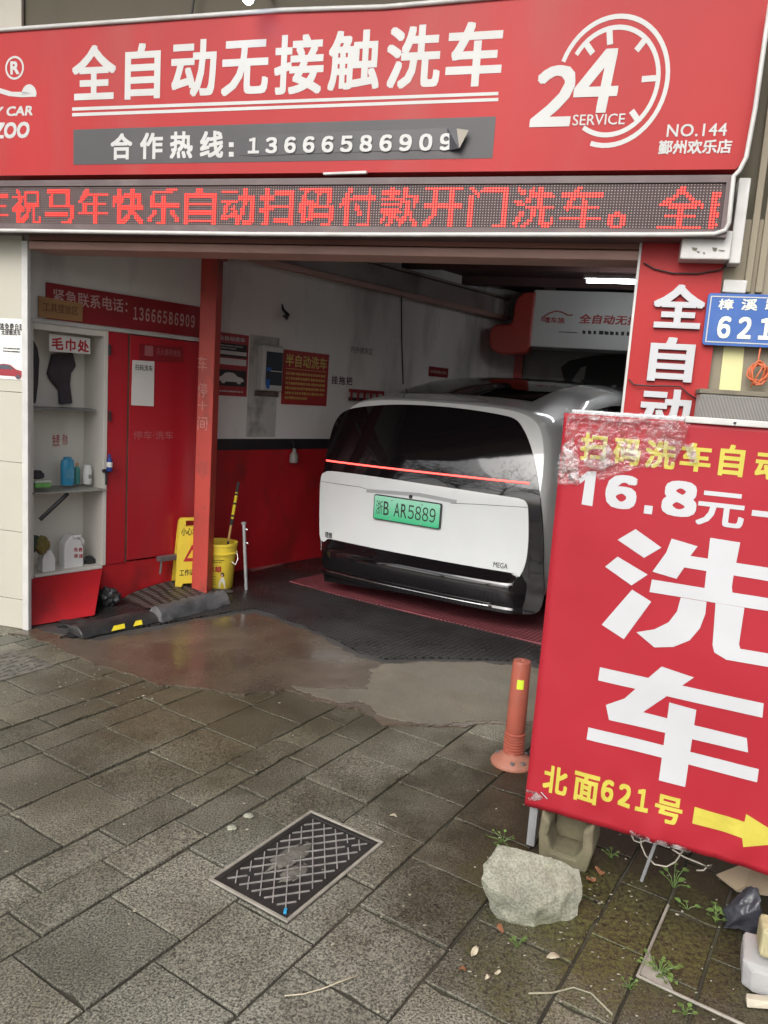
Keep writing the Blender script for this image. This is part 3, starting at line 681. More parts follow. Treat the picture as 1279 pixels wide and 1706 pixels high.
# spot lamp above the sign
sp = thing('spot_lamp', 'small lit spotlight on the wall above the red shop sign', 'lamp', FA, *(lambda q: (q[0], -.25, q[1]))(FA.px(413, 4, -.25)))
q = FA.px(413, 3, -.25)
MB(FA).tube([(q[0], .03, q[1] + .16), (q[0], -.25, q[1] + .12)], .012).build('bracket', BLACKP, sp)
MB(FA).lathe((q[0], -.25, q[1]), [(.05, .12), (.05, .03), (.035, .025)], 20).build('lamp_body', BLACKP, sp, smooth=40)
MB(FA).ico((q[0], -.25, q[1] + .015), .028, 2).build('lamp_lens', SPOT, sp, smooth=True)
MB(FA).tube([(FA.px(318, 30, -.02)[0], -.02, FA.px(318, 30, -.02)[1]), (FA.px(326, -20, -.02)[0], -.02, FA.px(326, -20, -.02)[1])], .006).build('hanging_wire', CABLE, None, label='thin black wire hanging above the red shop sign', cat='wire')

# ================================================================== RIGHT SIDE
ss = thing('side_sign', 'tall narrow red board with raised white characters beside the bay opening', 'sign', FA, UR + .2, -.03, .1)
a0 = UR + .003; a1 = FA.px(1198, 500, -.03)[0]
MB(FA).box(a0, a1, -.03, -.001, .1, ZL + .16).build('sign_board', RED, ss)
MB(FA).box(a0 - .012, a0 - .001, -.034, .02, .1, ZL + .16).build('edge_trim', PIPE, ss)
rl = MB(FA)
for ch, x0, y0, x1, y1 in (('全', 1088, 474, 1174, 547), ('自', 1081, 562, 1156, 636), ('动', 1066, 648, 1150, 722)):
    rl.text(ch, FA.box(x0, y0, x1, y1, -.045), -.031, bold=.03, ext=.018)
uu0, zz0, uu1, zz1 = FA.box(1066, 648, 1150, 722, -.045)
for k, ch in enumerate('无接触洗车'):
    z = zz1 - .29 - k * .285; rl.text(ch, (uu0, z - .24, uu1, z), -.031, bold=.03, ext=.018)
rl.build('raised_lettering', WHITEB, ss)
sc_ = MB(FA).tube([(FA.px(x, y, -.05)[0], -.05, FA.px(x, y, -.05)[1]) for x, y in ((1047, 632), (1056, 641), (1082, 643), (1110, 643), (1133, 644), (1146, 656), (1164, 668))], .004, 6)
sc_.build('sagging_cable', CABLE, None, smooth=True, label='short black cable tacked across the tall narrow red board', cat='cable')
MB(FA).tube([(FA.px(x, y, -.04)[0], -.04, FA.px(x, y, -.04)[1]) for x, y in ((1072, 438), (1090, 448), (1120, 455), (1160, 456), (1200, 450), (1212, 440))], .0035, 6).build('drooping_cable', CABLE, None, smooth=True, label='black cable drooping under the white metal box', cat='cable')
wb = thing('metal_box', 'white metal junction box with torn stickers under the end of the led screen', 'box', FA, *(lambda q: (q[0], -.1, q[1]))(FA.px(1180, 436, -.1)))
b = FA.box(1134, 407, 1217, 432, -.13)
MB(FA).box(b[0], b[2], -.13, -.001, b[1], b[3] + .06).build('box_body', PIPE, wb, bevel=.006)
MB(FA).box(b[2] + .001, b[2] + .05, -.10, -.001, b[1] - .01, FA.px(1232, 296, -.1)[1]).build('side_trunking', PIPE, wb, bevel=.005)
st = MB(FA)
for x, y, w, h in ((1152, 412, 10, 6), (1160, 418, 6, 4), (1186, 412, 9, 7), (1196, 416, 12, 3), (1170, 420, 5, 4)):
    st.sheet(FA.pl([(x, y), (x + w, y + 1), (x + w - 2, y + h), (x + 2, y + h - 1)], -.132), -.132)
st.build('torn_sticker', M('torn_sticker', (.13, .12, .09), .7, var=.3, vscale=30), wb)
hp = thing('house_number_plate', 'blue enamel house number plate reading 621 on the beige wall', 'plate', FA, *(lambda q: (q[0], -.06, q[1]))(FA.px(1175, 573, -.06)))
VH = -.06
h0, hz1 = FA.px(1180, 488, VH); hz0 = FA.px(1170, 574, VH)[1]; h1 = h0 + .62
MB(FA).prism(rrect(h0, hz0, h1, hz1, .015), VH, VH + .012).build('plate_face', BLUEP, hp)
bo = MB(FA)
for a, b_ in (((h0 + .012, hz0 + .012), (h1 - .012, hz0 + .017)), ((h0 + .012, hz1 - .017), (h1 - .012, hz1 - .012)), ((h0 + .012, hz0 + .017), (h0 + .017, hz1 - .017)), ((h1 - .017, hz0 + .017), (h1 - .012, hz1 - .017))):
    bo.sheet([(a[0], a[1]), (b_[0], a[1]), (b_[0], b_[1]), (a[0], b_[1])], VH - .002)
bo.build('border_line', WHITEV, hp)
ht = MB(FA)
for ch, x0, y0, x1, y1 in (('樟', 1197, 498, 1222, 516), ('溪', 1235, 498, 1262, 517), ('路', 1275, 498, 1302, 517)): ht.text(ch, FA.box(x0, y0, x1, y1, VH - .003), VH - .003, bold=.02)
ht.text(wide('621'), FA.line(1195, 527, 564, 1287, VH - .003), VH - .003, bold=.035, space=.85)
ht.build('number_lettering', M('plate_lettering', (.75, .75, .62), .5), hp)
MB(FA).box(h0 + .12, h1 - .1, VH + .012, -.001, (hz0 + hz1) / 2 - .05, (hz0 + hz1) / 2 + .05).build('mounting_block', GREYM, hp)
pp = MB(FA).prism(FA.pl([(1206, 577), (1240, 578), (1232, 665), (1196, 664)], -.006), -.006, -.001)
pp.build('yellow_board', M('pale_yellow', (.62, .60, .30), .6, dirt=(.5, .45, .25), dscale=5), None, label='pale yellow strip of board on the wall below the house number plate', cat='board')
MB(FA).prism(FA.pl([(1206, 465), (1246, 467), (1242, 489), (1203, 487)], -.03), -.03, -.001).build('switch_box', PIPE, None, bevel=.006, label='small white plastic box on the wall just above the house number plate', cat='box')
# coil of orange cable
co = MB(FA); P = []
cu_, cz_ = FA.px(1262, 622, -.05)
P += [(FA.px(1267, 577, -.05)[0], -.05, FA.px(1267, 577, -.05)[1]), (FA.px(1263, 600, -.05)[0], -.05, FA.px(1263, 600, -.05)[1])]
for k in range(60):
    a = k * .55; P.append((cu_ + (.035 + .012 * sin(k * .7)) * cos(a), -.055 - .01 * sin(k * 1.3), cz_ + (.045 + .012 * cos(k * .9)) * sin(a)))
P += [(FA.px(1250, 645, -.05)[0], -.05, FA.px(1250, 645, -.05)[1])]
co.tube(P, .004, 6); co.build('cable_coil', ORC, None, smooth=True, label='coil of thin orange cable hanging on the wall under the house number plate', cat='cable')
# perforated metal box behind the banner
gb = thing('perforated_box', 'grey perforated metal box behind the top of the red banner', 'box', FA, *(lambda q: (q[0], -.1, q[1]))(FA.px(1225, 690, -.2)))
g0, gz1 = FA.px(1168, 648, -.2); gz0 = gz1 - .3
MB(FA).box(g0, g0 + .55, -.2, -.05, gz0, gz1 - .02).build('box_body', MESHG, gb, bevel=.006)
MB(FA).box(g0 - .006, g0 + .556, -.206, -.044, gz1 - .019, gz1 + .002).build('box_lid', M('dirty_lid', (.16, .14, .10), .7, var=.3, vscale=9), gb, bevel=.003)
MB(FA).box(g0 + .05, g0 + .5, -.05, -.001, gz0 + .08, gz0 + .2).build('wall_bracket', GREYM, gb)

# ================================================================== CLOSET (left side of the bay)
cl = thing('storage_closet', 'red and white storage closet with open shelves at the left of the wash bay', 'closet', FC, .6, 0, 0)
def cz(x, y, v=0): return FC.px(x, y, v)
nu0, nu1 = cz(56, 700)[0], cz(172, 700)[0]; nzt = cz(110, 540)[1]; nzb = cz(110, 950)[1]; du = cz(214, 700)[0]
hz = cz(200, 549)[1]                          # header underside
MB(FC).box(nu0 - .25, UE, 0, .3, hz, 3.2).build('upper_panel', WALLW, cl)
MB(FC).box(nu0 - .2, UE, -.012, -.001, hz - .02, hz + .004).build('header_strip', PIPE, cl, bevel=.002)
MB(FC).box(nu0 - .03, nu1 + .03, .26, .28, .05, hz).build('niche_back', NICHE, cl)
MB(FC).box(nu1, nu1 + .028, -.004, .259, nzb, hz - .021).build('niche_side', NICHE, cl, bevel=.002)
MB(FC).box(nu0 - .03, nu0 - .002, .0, .259, .05, hz - .021).build('niche_side', NICHE, cl)
MB(FC).box(nu0, nu1, .0, .259, hz - .06, hz - .021).build('niche_top', NICHE, cl)
MB(FC).box(nu0, nu1, -.01, .259, nzb - .02, nzb).build('niche_floor', NICHE, cl, bevel=.003)
MB(FC).box(nu1 + .029, du - .012, 0, .03, nzb - .0, hz - .021).build('side_panel', REDDOOR, cl, bevel=.003)
gap = MB(FC).box(du - .011, du + .004, .006, .03, nzb - .0, hz - .021); gap.build('door_jamb', M('rusty_jamb', (.12, .07, .045), .7, var=.4, vscale=12, stretch=(1, 1, .3)), cl)
MB(FC).box(du + .006, UE - .002, .002, .03, cz(240, 930)[1], hz - .026).build('door', REDDOOR, cl, bevel=.003)
MB(FC).box(nu1 + .0, UE, .012, .03, 0.02, nzb - .003).build('skirting_panel', REDP, cl)
MB(FC).box(UE - .0, UE + .02, 0.0, WV, 0.02, 3.0).build('return_panel', REDDOOR, cl)
hg = MB(FC)
for x, y in ((181, 583), (181, 693), (182, 776)):
    u, z = cz(x, y); MB(FC).tube([(u, -.012, z - .035), (u, -.012, z + .035)], .009).build('hinge', BLACKP, cl, smooth=40)
# leaning lower red board
lb = MB(FC); lo = [(cz(52, 960)), (cz(165, 952))]
kl, kr = FC.uv(G(50, 1045)), FC.uv(G(157, 1030)); kt = nzb - .024
n_ = 10; c4 = [Vector((nu0 - .02, -.012, kt)), Vector((nu1 - .004, -.012, kt)), Vector((kl[0], kl[1], .008)), Vector((kr[0], kr[1], .02))]; P = []
for i in range(n_ + 1):
    for j in range(n_ + 1):
        a, b = i / n_, j / n_; P.append(tuple(c4[0].lerp(c4[1], a).lerp(c4[2].lerp(c4[3], a), b)))
lb.add(P, [(i * (n_ + 1) + j, (i + 1) * (n_ + 1) + j, (i + 1) * (n_ + 1) + j + 1, i * (n_ + 1) + j + 1) for i in range(n_) for j in range(n_)])
kb_ = lb.build('kick_board', REDP, cl); so1 = kb_.modifiers.new('thick', 'SOLIDIFY'); so1.thickness = .012; so1.offset = 0
# shelves
s1 = cz(110, 681, .1)[1]; s2 = cz(110, 815, .06)[1]
MB(FC).box(nu0, nu1 - .02, .06, .259, s1 - .008, s1 + .004).build('upper_shelf', GREYM, cl)
ms = MB(FC).box(nu0 - .01, nu1 + .02, -.03, .259, s2 - .012, s2)
ms.build('lower_shelf', M('worn_shelf', (.32, .31, .28), .55, var=.25, vscale=8, dirt=(.1, .1, .09), dscale=8, damt=.7), cl, bevel=.003)
a = cz(66, 866, .05); b_ = cz(113, 822, .02)
MB(FC).tube([(a[0], .05, a[1]), (b_[0], .02, b_[1])], .014, 6).build('shelf_strut', BLACKP, cl)
tow = MB(FC); vv = .252
for poly in ([(88, 590), (122, 588), (127, 610), (119, 622), (117, 640), (121, 672), (100, 674), (99, 650), (84, 632), (80, 622)], [(56, 566), (63, 580), (66, 600), (64, 640), (60, 672), (56, 672)]):
    tow.prism(FC.pl(poly, .22), .218, .25)
tow.build('dark_towel', STAIN, None, bevel=.008, label='dark towel hanging behind the white notice in the shelf niche', cat='towel')
sm = MB(FC); ctext(sm, FC, '免费', 87, 724, 744, 99, .256, bold=0); ctext(sm, FC, '热水', 104, 722, 742, 113, .256, bold=0)
sm.build('red_scribble', REDI, cl)
# contact sign
k = thing('contact_sign', 'dark red contact sign with white telephone number above the closet doors', 'sign', FC, .6, -.02, hz)
tL = cz(77, 470, -.014)
MB(FC).box(tL[0], UE - .01, -.014, -.0125, cz(200, 546, -.014)[1], tL[1]).build('sign_board', MAROON, k)
MB(FC).box(tL[0], UE - .01, -.0124, -.001, cz(200, 546, -.014)[1], tL[1]).build('sign_backing', MAROON, k)
tx = MB(FC)
tx.text('紧急联系电话：', FC.line(88, 482, 506, 212, -.0155), -.0155, bold=.012)
tx.text(wide('13666586909'), FC.line(222, 512, 534, 324, -.0155), -.0155, bold=.018, space=.66)
tx.build('sign_lettering', PINKI, k)
cb = thing('cardboard_tag', 'brown cardboard tag covering the left corner of the dark red contact sign', 'tag', FC, *(lambda q: (q[0], -.02, q[1]))(cz(100, 530)))
MB(FC).prism(FC.pl([(64, 493), (138, 506), (137, 536), (64, 528)], -.022), -.022, -.0165).build('card', CARD, cb)
MB(FC).text('工具摆放区', FC.line(72, 504, 519, 130, -.024), -.024, bold=.0).build('card_lettering', CARDT, cb)
tn = thing('towel_notice', 'white paper notice with red towel lettering in the shelf niche', 'notice', FC, *(lambda q: (q[0], .0, q[1]))(cz(110, 588)))
MB(FC).prism(FC.pl([(82, 556), (150, 564), (150, 590), (82, 585)], .06), .06, .064).build('paper', PAPER, tn)
MB(FC).text('毛巾处', FC.line(86, 562, 583, 148, .058), .058, bold=.03, space=1.2).build('notice_lettering', REDI, tn)
# door notices
qn = thing('payment_notice', 'white paper payment notice stuck on the red closet door', 'notice', FC, *(lambda q: (q[0], 0, q[1]))(cz(238, 676)))
MB(FC).prism(FC.pl([(221, 600), (257, 602), (256, 677), (219, 675)], -.004), -.004, .0015).build('paper', PAPER, qn)
x_ = MB(FC); x_.text('扫码洗车', FC.line(225, 607, 617, 254, -.0055), -.0055, bold=.01, space=1.1); x_.build('notice_lettering', INK, qn)
fn = thing('door_plate', 'small dark red plate with faded lettering on the red closet door', 'plate', FC, *(lambda q: (q[0], 0, q[1]))(cz(270, 600)))
MB(FC).prism(FC.pl([(232, 573), (305, 578), (305, 604), (232, 600)], -.004), -.004, .0015).build('plate', MAROON, fn)
x_ = MB(FC); x_.text('灭火器存放处', FC.line(260, 580, 591, 301, -.0055), -.0055, bold=.008)
x_.prism(rrect(*FC.box(241, 576, 255, 593, -.0055), .006), -.0055, -.005); x_.build('plate_lettering', M('faint_pink', (.40, .12, .13), .6), fn)
gs = MB(FC)
gs.text('停车·洗车', FC.line(222, 718, 732, 288, -.001), -.001, bold=-.004)
gs.build('faded_scribble', M('faint_scribble', (.52, .13, .14), .6), cl)
# things on the shelves ------------------------------------------------
def bottle(name, label, cat, x, y, v, h, w, d, mat, capmat, capr=.35, caph=.16, sh=.75, grp=None):
    u, z = FC.px(x, y, v)
    t = thing(name, label, cat, FC, u, v, z, grp)
    body = MB(FC).lathe((u, v, z), [(w * .92, 0), (w, h * .04), (w, h * sh * .8), (w * .9, h * sh), (w * capr * 1.1, h * (1 - caph)), (w * capr, h * (1 - caph) + .002)], 24, 1, d / w)
    body.build('bottle_body', mat, t, smooth=50)
    MB(FC).lathe((u, v, z), [(w * capr * 1.2, h * (1 - caph)), (w * capr * 1.2, h * .98), (w * capr * .9, h)], 16).build('cap', capmat, t, smooth=40)
    return t, u, v, z
t, u, v, z = bottle('detergent_bottle', 'bright blue detergent bottle standing on the lower shelf of the niche', 'bottle', 112, 808, .1, .195, .048, .03, BLUEL, BLUEL, .5, .1, .9)
MB(FC).box(u - .03, u + .03, v - .0335, v - .0325, z + .05, z + .11).build('bottle_label', M('blue_bottle_label', (.10, .32, .5), .5), t)
bottle('green_bottle', 'slim green bottle standing behind the blue detergent bottle', 'bottle', 128, 806, .15, .15, .02, .02, M('green_tint', (.08, .30, .28), .3), M('orange_cap', (.5, .25, .1), .5))
t, u, v, z = bottle('spray_can', 'white plastic canister with a blank top beside the blue detergent bottle', 'canister', 145, 806, .1, .135, .03, .03, WHPL, WHPL, .7, .2, .85)
MB(FC).text('蜡水', (u - .008, z + .04, u + .02, z + .07), v - .0312, bold=.01).build('canister_lettering', INK, t)
sb = thing('sponge', 'green sponge lying at the left end of the lower shelf', 'sponge', FC, *(lambda q: (q[0], .06, q[1]))(FC.px(68, 811, .06)))
q = FC.px(66, 811, .06); MB(FC).box(q[0] - .06, q[0] + .05, .0, .1, q[1], q[1] + .032).build('sponge_pad', GREENP, sb, bevel=.008)
MB(FC).box(q[0] - .06, q[0] + .05, .0, .1, q[1] + .033, q[1] + .05).build('scouring_layer', M('pale_scourer', (.55, .6, .5), .8), sb, bevel=.004)
MB(FC).ico((q[0] - .0, .11, q[1] + .07), .05, 3, lambda d: 1 + .3 * noise.noise(d * 2), (1.1, .8, .7)).build('grey_cloth', STAIN, None, smooth=True, label='crumpled dark grey cloth behind the green sponge', cat='cloth')
# bottom of niche: jugs
t = thing('plastic_jug', 'large white plastic jug with red handwriting on the niche floor', 'jug', FC, *(lambda q: (q[0], .1, q[1]))(FC.px(117, 944, .1)))
u, z = FC.px(118, 945, .1); v = .10; hh = .235
JP = [(-.066, 0), (.066, 0), (.07, .012), (.07, .155), (.055, .19), (.03, .215), (.03, .235), (-.028, .235), (-.05, .205), (-.066, .18), (-.07, .155), (-.07, .012)]
MB(FC).prism([(u + a, z + b) for a, b in JP], v - .045, v + .045).build('jug_body', WHPL, t, bevel=.012)
MB(FC).tube([(u - .012, v - .05, z + .225), (u + .03, v - .052, z + .232), (u + .06, v - .05, z + .20), (u + .062, v - .046, z + .16)], .011, 8).build('handle', WHPL, t, smooth=True)
x_ = MB(FC)
for ch, xx, yy in (('免', .0, .12), ('费', .035, .115), ('玻', .002, .075), ('璃', .037, .068)):
    x_.text(ch, (u + xx - .005, z + yy, u + xx + .024, z + yy + .03), v - .0472, bold=.015)
x_.build('jug_lettering', REDI, t)
t = thing('plastic_canister', 'small plain white canister between the cloth and the white jug', 'canister', FC, *(lambda q: (q[0], .06, q[1]))(FC.px(78, 952, .05)))
u, z = FC.px(77, 951, .05)
MB(FC).prism([(u + a, z + b) for a, b in [(-.042, 0), (.042, 0), (.045, .01), (.045, .09), (.028, .125), (.02, .13), (.02, .15), (-.02, .15), (-.02, .13), (-.03, .125), (-.045, .09), (-.045, .01)]], .01, .09).build('canister_body', WHPL, t, bevel=.01)
u, z = FC.px(70, 908, -.0)
MB(FC).ico((u, .0, z), .055, 3, lambda d: 1 + .35 * noise.noise(d * 2.3), (.9, .6, 1.1)).build('wash_mitt', OLIVEC, None, smooth=True, label='crumpled olive cloth hung over the small plain white canister', cat='cloth')
u, z = FC.px(58, 905, .02)
MB(FC).ico((u, .02, z), .045, 3, lambda d: 1 + .35 * noise.noise(d * 2 + Vector((3, 1, 0))), (.7, .6, 1.2)).build('green_cloth', GREENC, None, smooth=True, label='crumpled dark green cloth at the left edge of the niche', cat='cloth')
u, z = FC.px(150, 936, .1)
MB(FC).ico((u, .1, z + .005), .04, 3, lambda d: 1 + .5 * noise.noise(d * 2.6), (1.0, .8, .9)).build('plastic_bag', BLACKP, None, label='small black plastic bag beside the white jug', cat='bag')
t, u, v, z = bottle('spray_bottle', 'small dark blue bottle hanging from the red closet panel', 'bottle', 182, 785, -.05, .12, .02, .02, BLUED, BLUED, .4, .3, .75)
MB(FC).lathe((u, v, z), [(.0206, .03), (.0206, .065)], 24, cap=False).build('bottle_label', PAPER, t)
MB(FC).box(u - .028, u + .02, v + .022, -.001, z - .012, z + .01).build('holder', BLACKP, t)
MB(FC).tube([(u, -.01, z - .01), (u, -.012, z - .10)], .008).build('hook', BLACKP, t)

# left front wall poster
po = thing('wall_poster', 'white poster with a red car on the cream front wall', 'poster', FA, *(lambda q: (q[0], -.004, q[1]))(FA.px(10, 632, -.004)))
r_ = FA.px(46, 580, -.004)[0]; z1_ = FA.px(20, 531, -.004)[1]; z0_ = FA.px(20, 632, -.004)[1]
MB(FA).box(r_ - .36, r_, -.004, -.0005, z0_, z1_).build('poster_sheet', PAPER, po)
x_ = MB(FA)
x_.text('嘿车族免费自助', FA.line(-16, 537, 549, 39, -.0055), -.0055, bold=.02, space=1.1)
x_.text('无接触洗车', FA.line(2, 548, 558, 34, -.0055), -.0055, bold=.02, space=1.1)
x_.bars(FA.box(5, 578, 33, 588, -.0055), -.0055, 2, 1, 3, 4); x_.build('poster_print', INK, po)
def car_shape(u0, z0, w, h):
    return [(u0 + w * a, z0 + h * b) for a, b in [(0, .25), (.02, .5), (.12, .6), (.26, .92), (.42, 1), (.6, .95), (.75, .66), (.93, .55), (1, .4), (.99, .22), (.9, .18), (.86, .0), (.76, 0), (.72, .16), (.3, .16), (.26, 0), (.16, 0), (.12, .18)]]
bx = FA.box(-20, 606, 42, 630, -.0055)
MB(FA).sheet(car_shape(bx[0], bx[1], bx[2] - bx[0], bx[3] - bx[1]), -.0055).build('poster_car', M('poster_car_red', (.30, .03, .04), .5), po)
x_ = MB(FA); w_ = bx[2] - bx[0]; h_ = bx[3] - bx[1]
x_.sheet([(bx[0] + w_ * a, bx[1] + h_ * b) for a, b in [(.2, .62), (.29, .86), (.43, .93), (.58, .88), (.7, .64)]], -.0062)
for a in (.21, .81): x_.sheet([(bx[0] + w_ * a + h_ * .17 * cos(t_ * pi / 6), bx[1] + h_ * .14 + h_ * .17 * sin(t_ * pi / 6)) for t_ in range(12)], -.0062)
x_.build('poster_car_glass', M('poster_dark', (.07, .08, .10), .5), po)

# red steel post
pf = FC.uv(G(343, 993)); pfu, pfv = pf
FPO = Fr(G(336, 990), -14.92 + 8)
psz = FC.px(341, 428, pfv)[1]
pt_ = thing('steel_post', 'red painted square steel post standing in front of the closet', 'post', FPO, 0, 0, 0)
MB(FPO).box(-.062, .062, -.062, .062, 0, 2.60).build('post_shaft', REDPOST, pt_, bevel=.006)
MB(FPO).box(-.085, .085, -.085, .085, 2.52, 2.58).build('top_plate', REDPOST, pt_, bevel=.004)
x_ = MB(FPO)
for ch, y0, y1 in (('车', 593, 618), ('停', 638, 662), ('十', 668, 684), ('间', 694, 717)):
    x_.text(ch, FPO.box(329, y0, 345, y1, -.0635), -.0635, bold=0)
x_.build('post_lettering', M('post_chalk', (.50, .21, .18), .7, var=.3, vscale=40), pt_)
# gate bracket between post and closet
bk_ = thing('gate_bracket', 'grey steel bracket bolted between the red post and the closet', 'bracket', FPO, -.1, 0, .3)
q0 = FC.px(262, 931, -.05); q1 = FC.px(332, 921, -.05); zq = (q0[1] + q1[1]) / 2
MB(FC).box(q0[0], q1[0], -.085, -.035, zq - .02, zq + .018).build('bracket_arm', GREYM, bk_, bevel=.004)
MB(FC).box(q1[0] - .16, q1[0] + .01, -.095, -.03, zq - .008 - .018, zq + .034).build('bracket_plate', GREYM, bk_, bevel=.004)
MB(FC).tube([(q0[0] + .03, -.06, zq - .02), (q0[0] + .02, -.06, zq - .12)], .008).build('bracket_pin', GREYM, bk_)

# wet-floor board
FW = Fr(FC.w(FC.px(317, 940, -.09)[0], -.09, 0), 30); ZW = .06
ws = thing('wet_floor_sign', 'yellow folding wet floor sign standing behind the red post', 'sign', FW, 0, 0, 0)
hgt = .535
def leaf(sgn):
    mb = MB(FW); 
    def y(z): return sgn * (.05 * (1 - z / hgt) + .008)
    out = [(-.13, 0), (-.12, .3), (-.10, .6), (-.085, hgt), (.085, hgt), (.10, .6), (.12, .3), (.13, 0), (.09, 0), (.07, .03), (-.07, .03), (-.09, 0)]
    
    # body below the handle, and the frame round the handle hole
    def pr(poly):
        n = len(poly); P = [(u, y(z) - .007, z + ZW) for u, z in poly] + [(u, y(z) + .007, z + ZW) for u, z in poly]
        mb.add(P, [tuple(range(n)), tuple(reversed(range(n, 2 * n)))] + [(i, i + n, (i + 1) % n + n, (i + 1) % n) for i in range(n)])
    pr([(-.13, 0), (-.105, .469), (.105, .469), (.13, 0), (.09, 0), (.07, .03), (-.07, .03), (-.09, 0)])
    pr([(-.105, .47), (-.10, .513), (-.05, .513), (-.05, .47)]); pr([(.05, .47), (.05, .513), (.10, .513), (.105, .47)]); pr([(-.10, .514), (-.085, hgt), (.085, hgt), (.10, .514)])
    return mb, y
for sgn in (-1, 1): mb, y = leaf(sgn); mb.build('sign_leaf', YBUCK, ws)
mb, y = leaf(-1); x_ = MB(FW)
def tl(t, bx, **k):
    n0 = len(x_.v); x_.text(t, bx, 0, **k); x_.v[n0:] = [(u, y(z) - .0085 + _, z + ZW) for u, _, z in x_.v[n0:]]
tl('工作进行中', (-.10, .09, .10, .14), bold=.015); tl('小心地滑', (-.085, .40, .085, .46), bold=.015)
x_.build('sign_lettering', INK, ws)
x_ = MB(FW)
for poly in ([(-.07, .2), (.07, .2), (.05, .225), (-.04, .225)], [(-.07, .2), (-.04, .225), (0, .29), (0, .33)], [(.07, .2), (0, .33), (0, .29), (.05, .225)]):
    x_.add([(u, y(z) - .0085, z + ZW) for u, z in poly], [tuple(range(len(poly)))])
x_.build('warning_triangle', REDI, ws)

# bucket and brush
bg_ = G(363, 981); FBU = Fr(bg_, -10)
bu = thing('yellow_bucket', 'yellow plastic bucket standing just behind the red post', 'bucket', FBU, 0, 0, .014)
Rb, Rt, Hb = .114, .136, .375
MB(FBU).lathe((0, 0, .015), [(.0, .0), (Rb - .01, 0), (Rb, .012), (Rt - .008, Hb * .76), (Rt + .006, Hb * .765), (Rt + .007, Hb * .80), (Rt, Hb * .81), (Rt + .002, Hb * .93), (Rt + .008, Hb * .94), (Rt + .008, Hb), (Rt - .004, Hb), (Rb - .006, .02), (0, .02)], 40, cap=False).build('bucket_body', YBUCK, bu, smooth=50)
hd = MB(FBU).tube([(Rt + .01, -.0, Hb * .86), (Rt + .03, -.02, Hb * .72), (Rt + .022, -.05, Hb * .6), (Rt - .004, -.06, Hb * .66)], .004, 6); hd.build('bucket_handle', WHPL, bu, smooth=True)
def cyl(mbx, n0, rad, dz):
    mbx.v[n0:] = [((rad(z) - _) * sin(u / rad(z)), -(rad(z) - _) * cos(u / rad(z)), z) for u, _, z in mbx.v[n0:]]
rad = lambda z: Rb + (Rt - .008 - Rb) * ((z - .027) / (Hb * .76 - .012)) + .0015
x_ = MB(FBU); x_.text('水蜡', (-.035, .165, .07, .215), 0, bold=.03); cyl(x_, 0, rad, 0); x_.build('red_lettering', REDI, bu)
x_ = MB(FBU); x_.bars((-.09, .24, .09, .27), 0, 2, .9, 3, 8); x_.bars((-.05, .04, .03, .14), 0, 5, .6, 4, 5, .3); cyl(x_, 0, rad, 0); x_.build('small_print', M('bucket_print', (.10, .07, .01), .5), bu)
x_ = MB(FBU); x_.sheet([(.048, .035), (.102, .035), (.098, .09), (.084, .122), (.070, .122), (.054, .09)], 0); cyl(x_, 0, rad, 0); x_.build('print_clothing', PAPER, bu)
x_ = MB(FBU); x_.sheet([(.077 + .015 * cos(t_ * pi / 8), .145 + .019 * sin(t_ * pi / 8)) for t_ in range(16)], 0); cyl(x_, 0, lambda z: rad(z) + .0005, 0); x_.build('print_hair', INK, bu)
x_ = MB(FBU); x_.sheet([(.074 + .009 * cos(t_ * pi / 8), .140 + .013 * sin(t_ * pi / 8)) for t_ in range(16)], 0); cyl(x_, 0, lambda z: rad(z) + .001, 0); x_.build('print_face', M('print_skin', (.55, .32, .22), .6), bu)
bp = thing('brush_pole', 'black and yellow telescopic pole leaning in the yellow bucket', 'pole', FBU, .03, .02, .05)
p0 = Vector((.025, .0, .05)); ptop = Vector((FBU.px(397, 803, .06)[0], .06, FBU.px(397, 803, .06)[1]))
pm = lambda t_: tuple(p0.lerp(ptop, t_))
MB(FBU).tube([pm(0), pm(.42)], .009).build('lower_tube', BLACKP, bp, smooth=40)
MB(FBU).tube([pm(.421), pm(.58)], .010).build('bare_tube', M('brass_tube', (.55, .33, .12), .4, var=.1), bp, smooth=40)
MB(FBU).tube([pm(.581), pm(.64)], .015).build('clamp', BLACKP, bp, smooth=40)
MB(FBU).tube([pm(.641), pm(.90)], .0125).build('yellow_grip', YPAINT, bp, smooth=40)
for a, b in ((.66, .68), (.78, .80), (.87, .89)): MB(FBU).tube([pm(a), pm(b)], .0135).build('grip_band', BLACKP, bp, smooth=40)
MB(FBU).tube([pm(.901), pm(1)], .012).build('top_cap', BLACKP, bp, smooth=40)
# thin steel post
gq = G(410, 985); FGP = Fr(gq, 0); gz_ = FGP.px(406, 872, 0)
gp_ = thing('grey_stake', 'thin grey steel tube standing upright on the floor beside the yellow bucket', 'post', FGP, 0, 0, .014)
MB(FGP).tube([(0, 0, .014), (gz_[0], 0, gz_[1])], .014, 12).build('tube', GALV, gp_, smooth=40)
MB(FGP).lathe((gz_[0], 0, gz_[1] - .005), [(.02, 0), (.02, .012), (.012, .018)], 12).build('tube_cap', GALV, gp_)
for f_ in (.92, .72): MB(FGP).tube([(gz_[0] * f_ + .01, 0, gz_[1] * f_), (gz_[0] * f_ + .03, -.005, gz_[1] * f_ - .004)], .006).build('bolt', GALV, gp_)

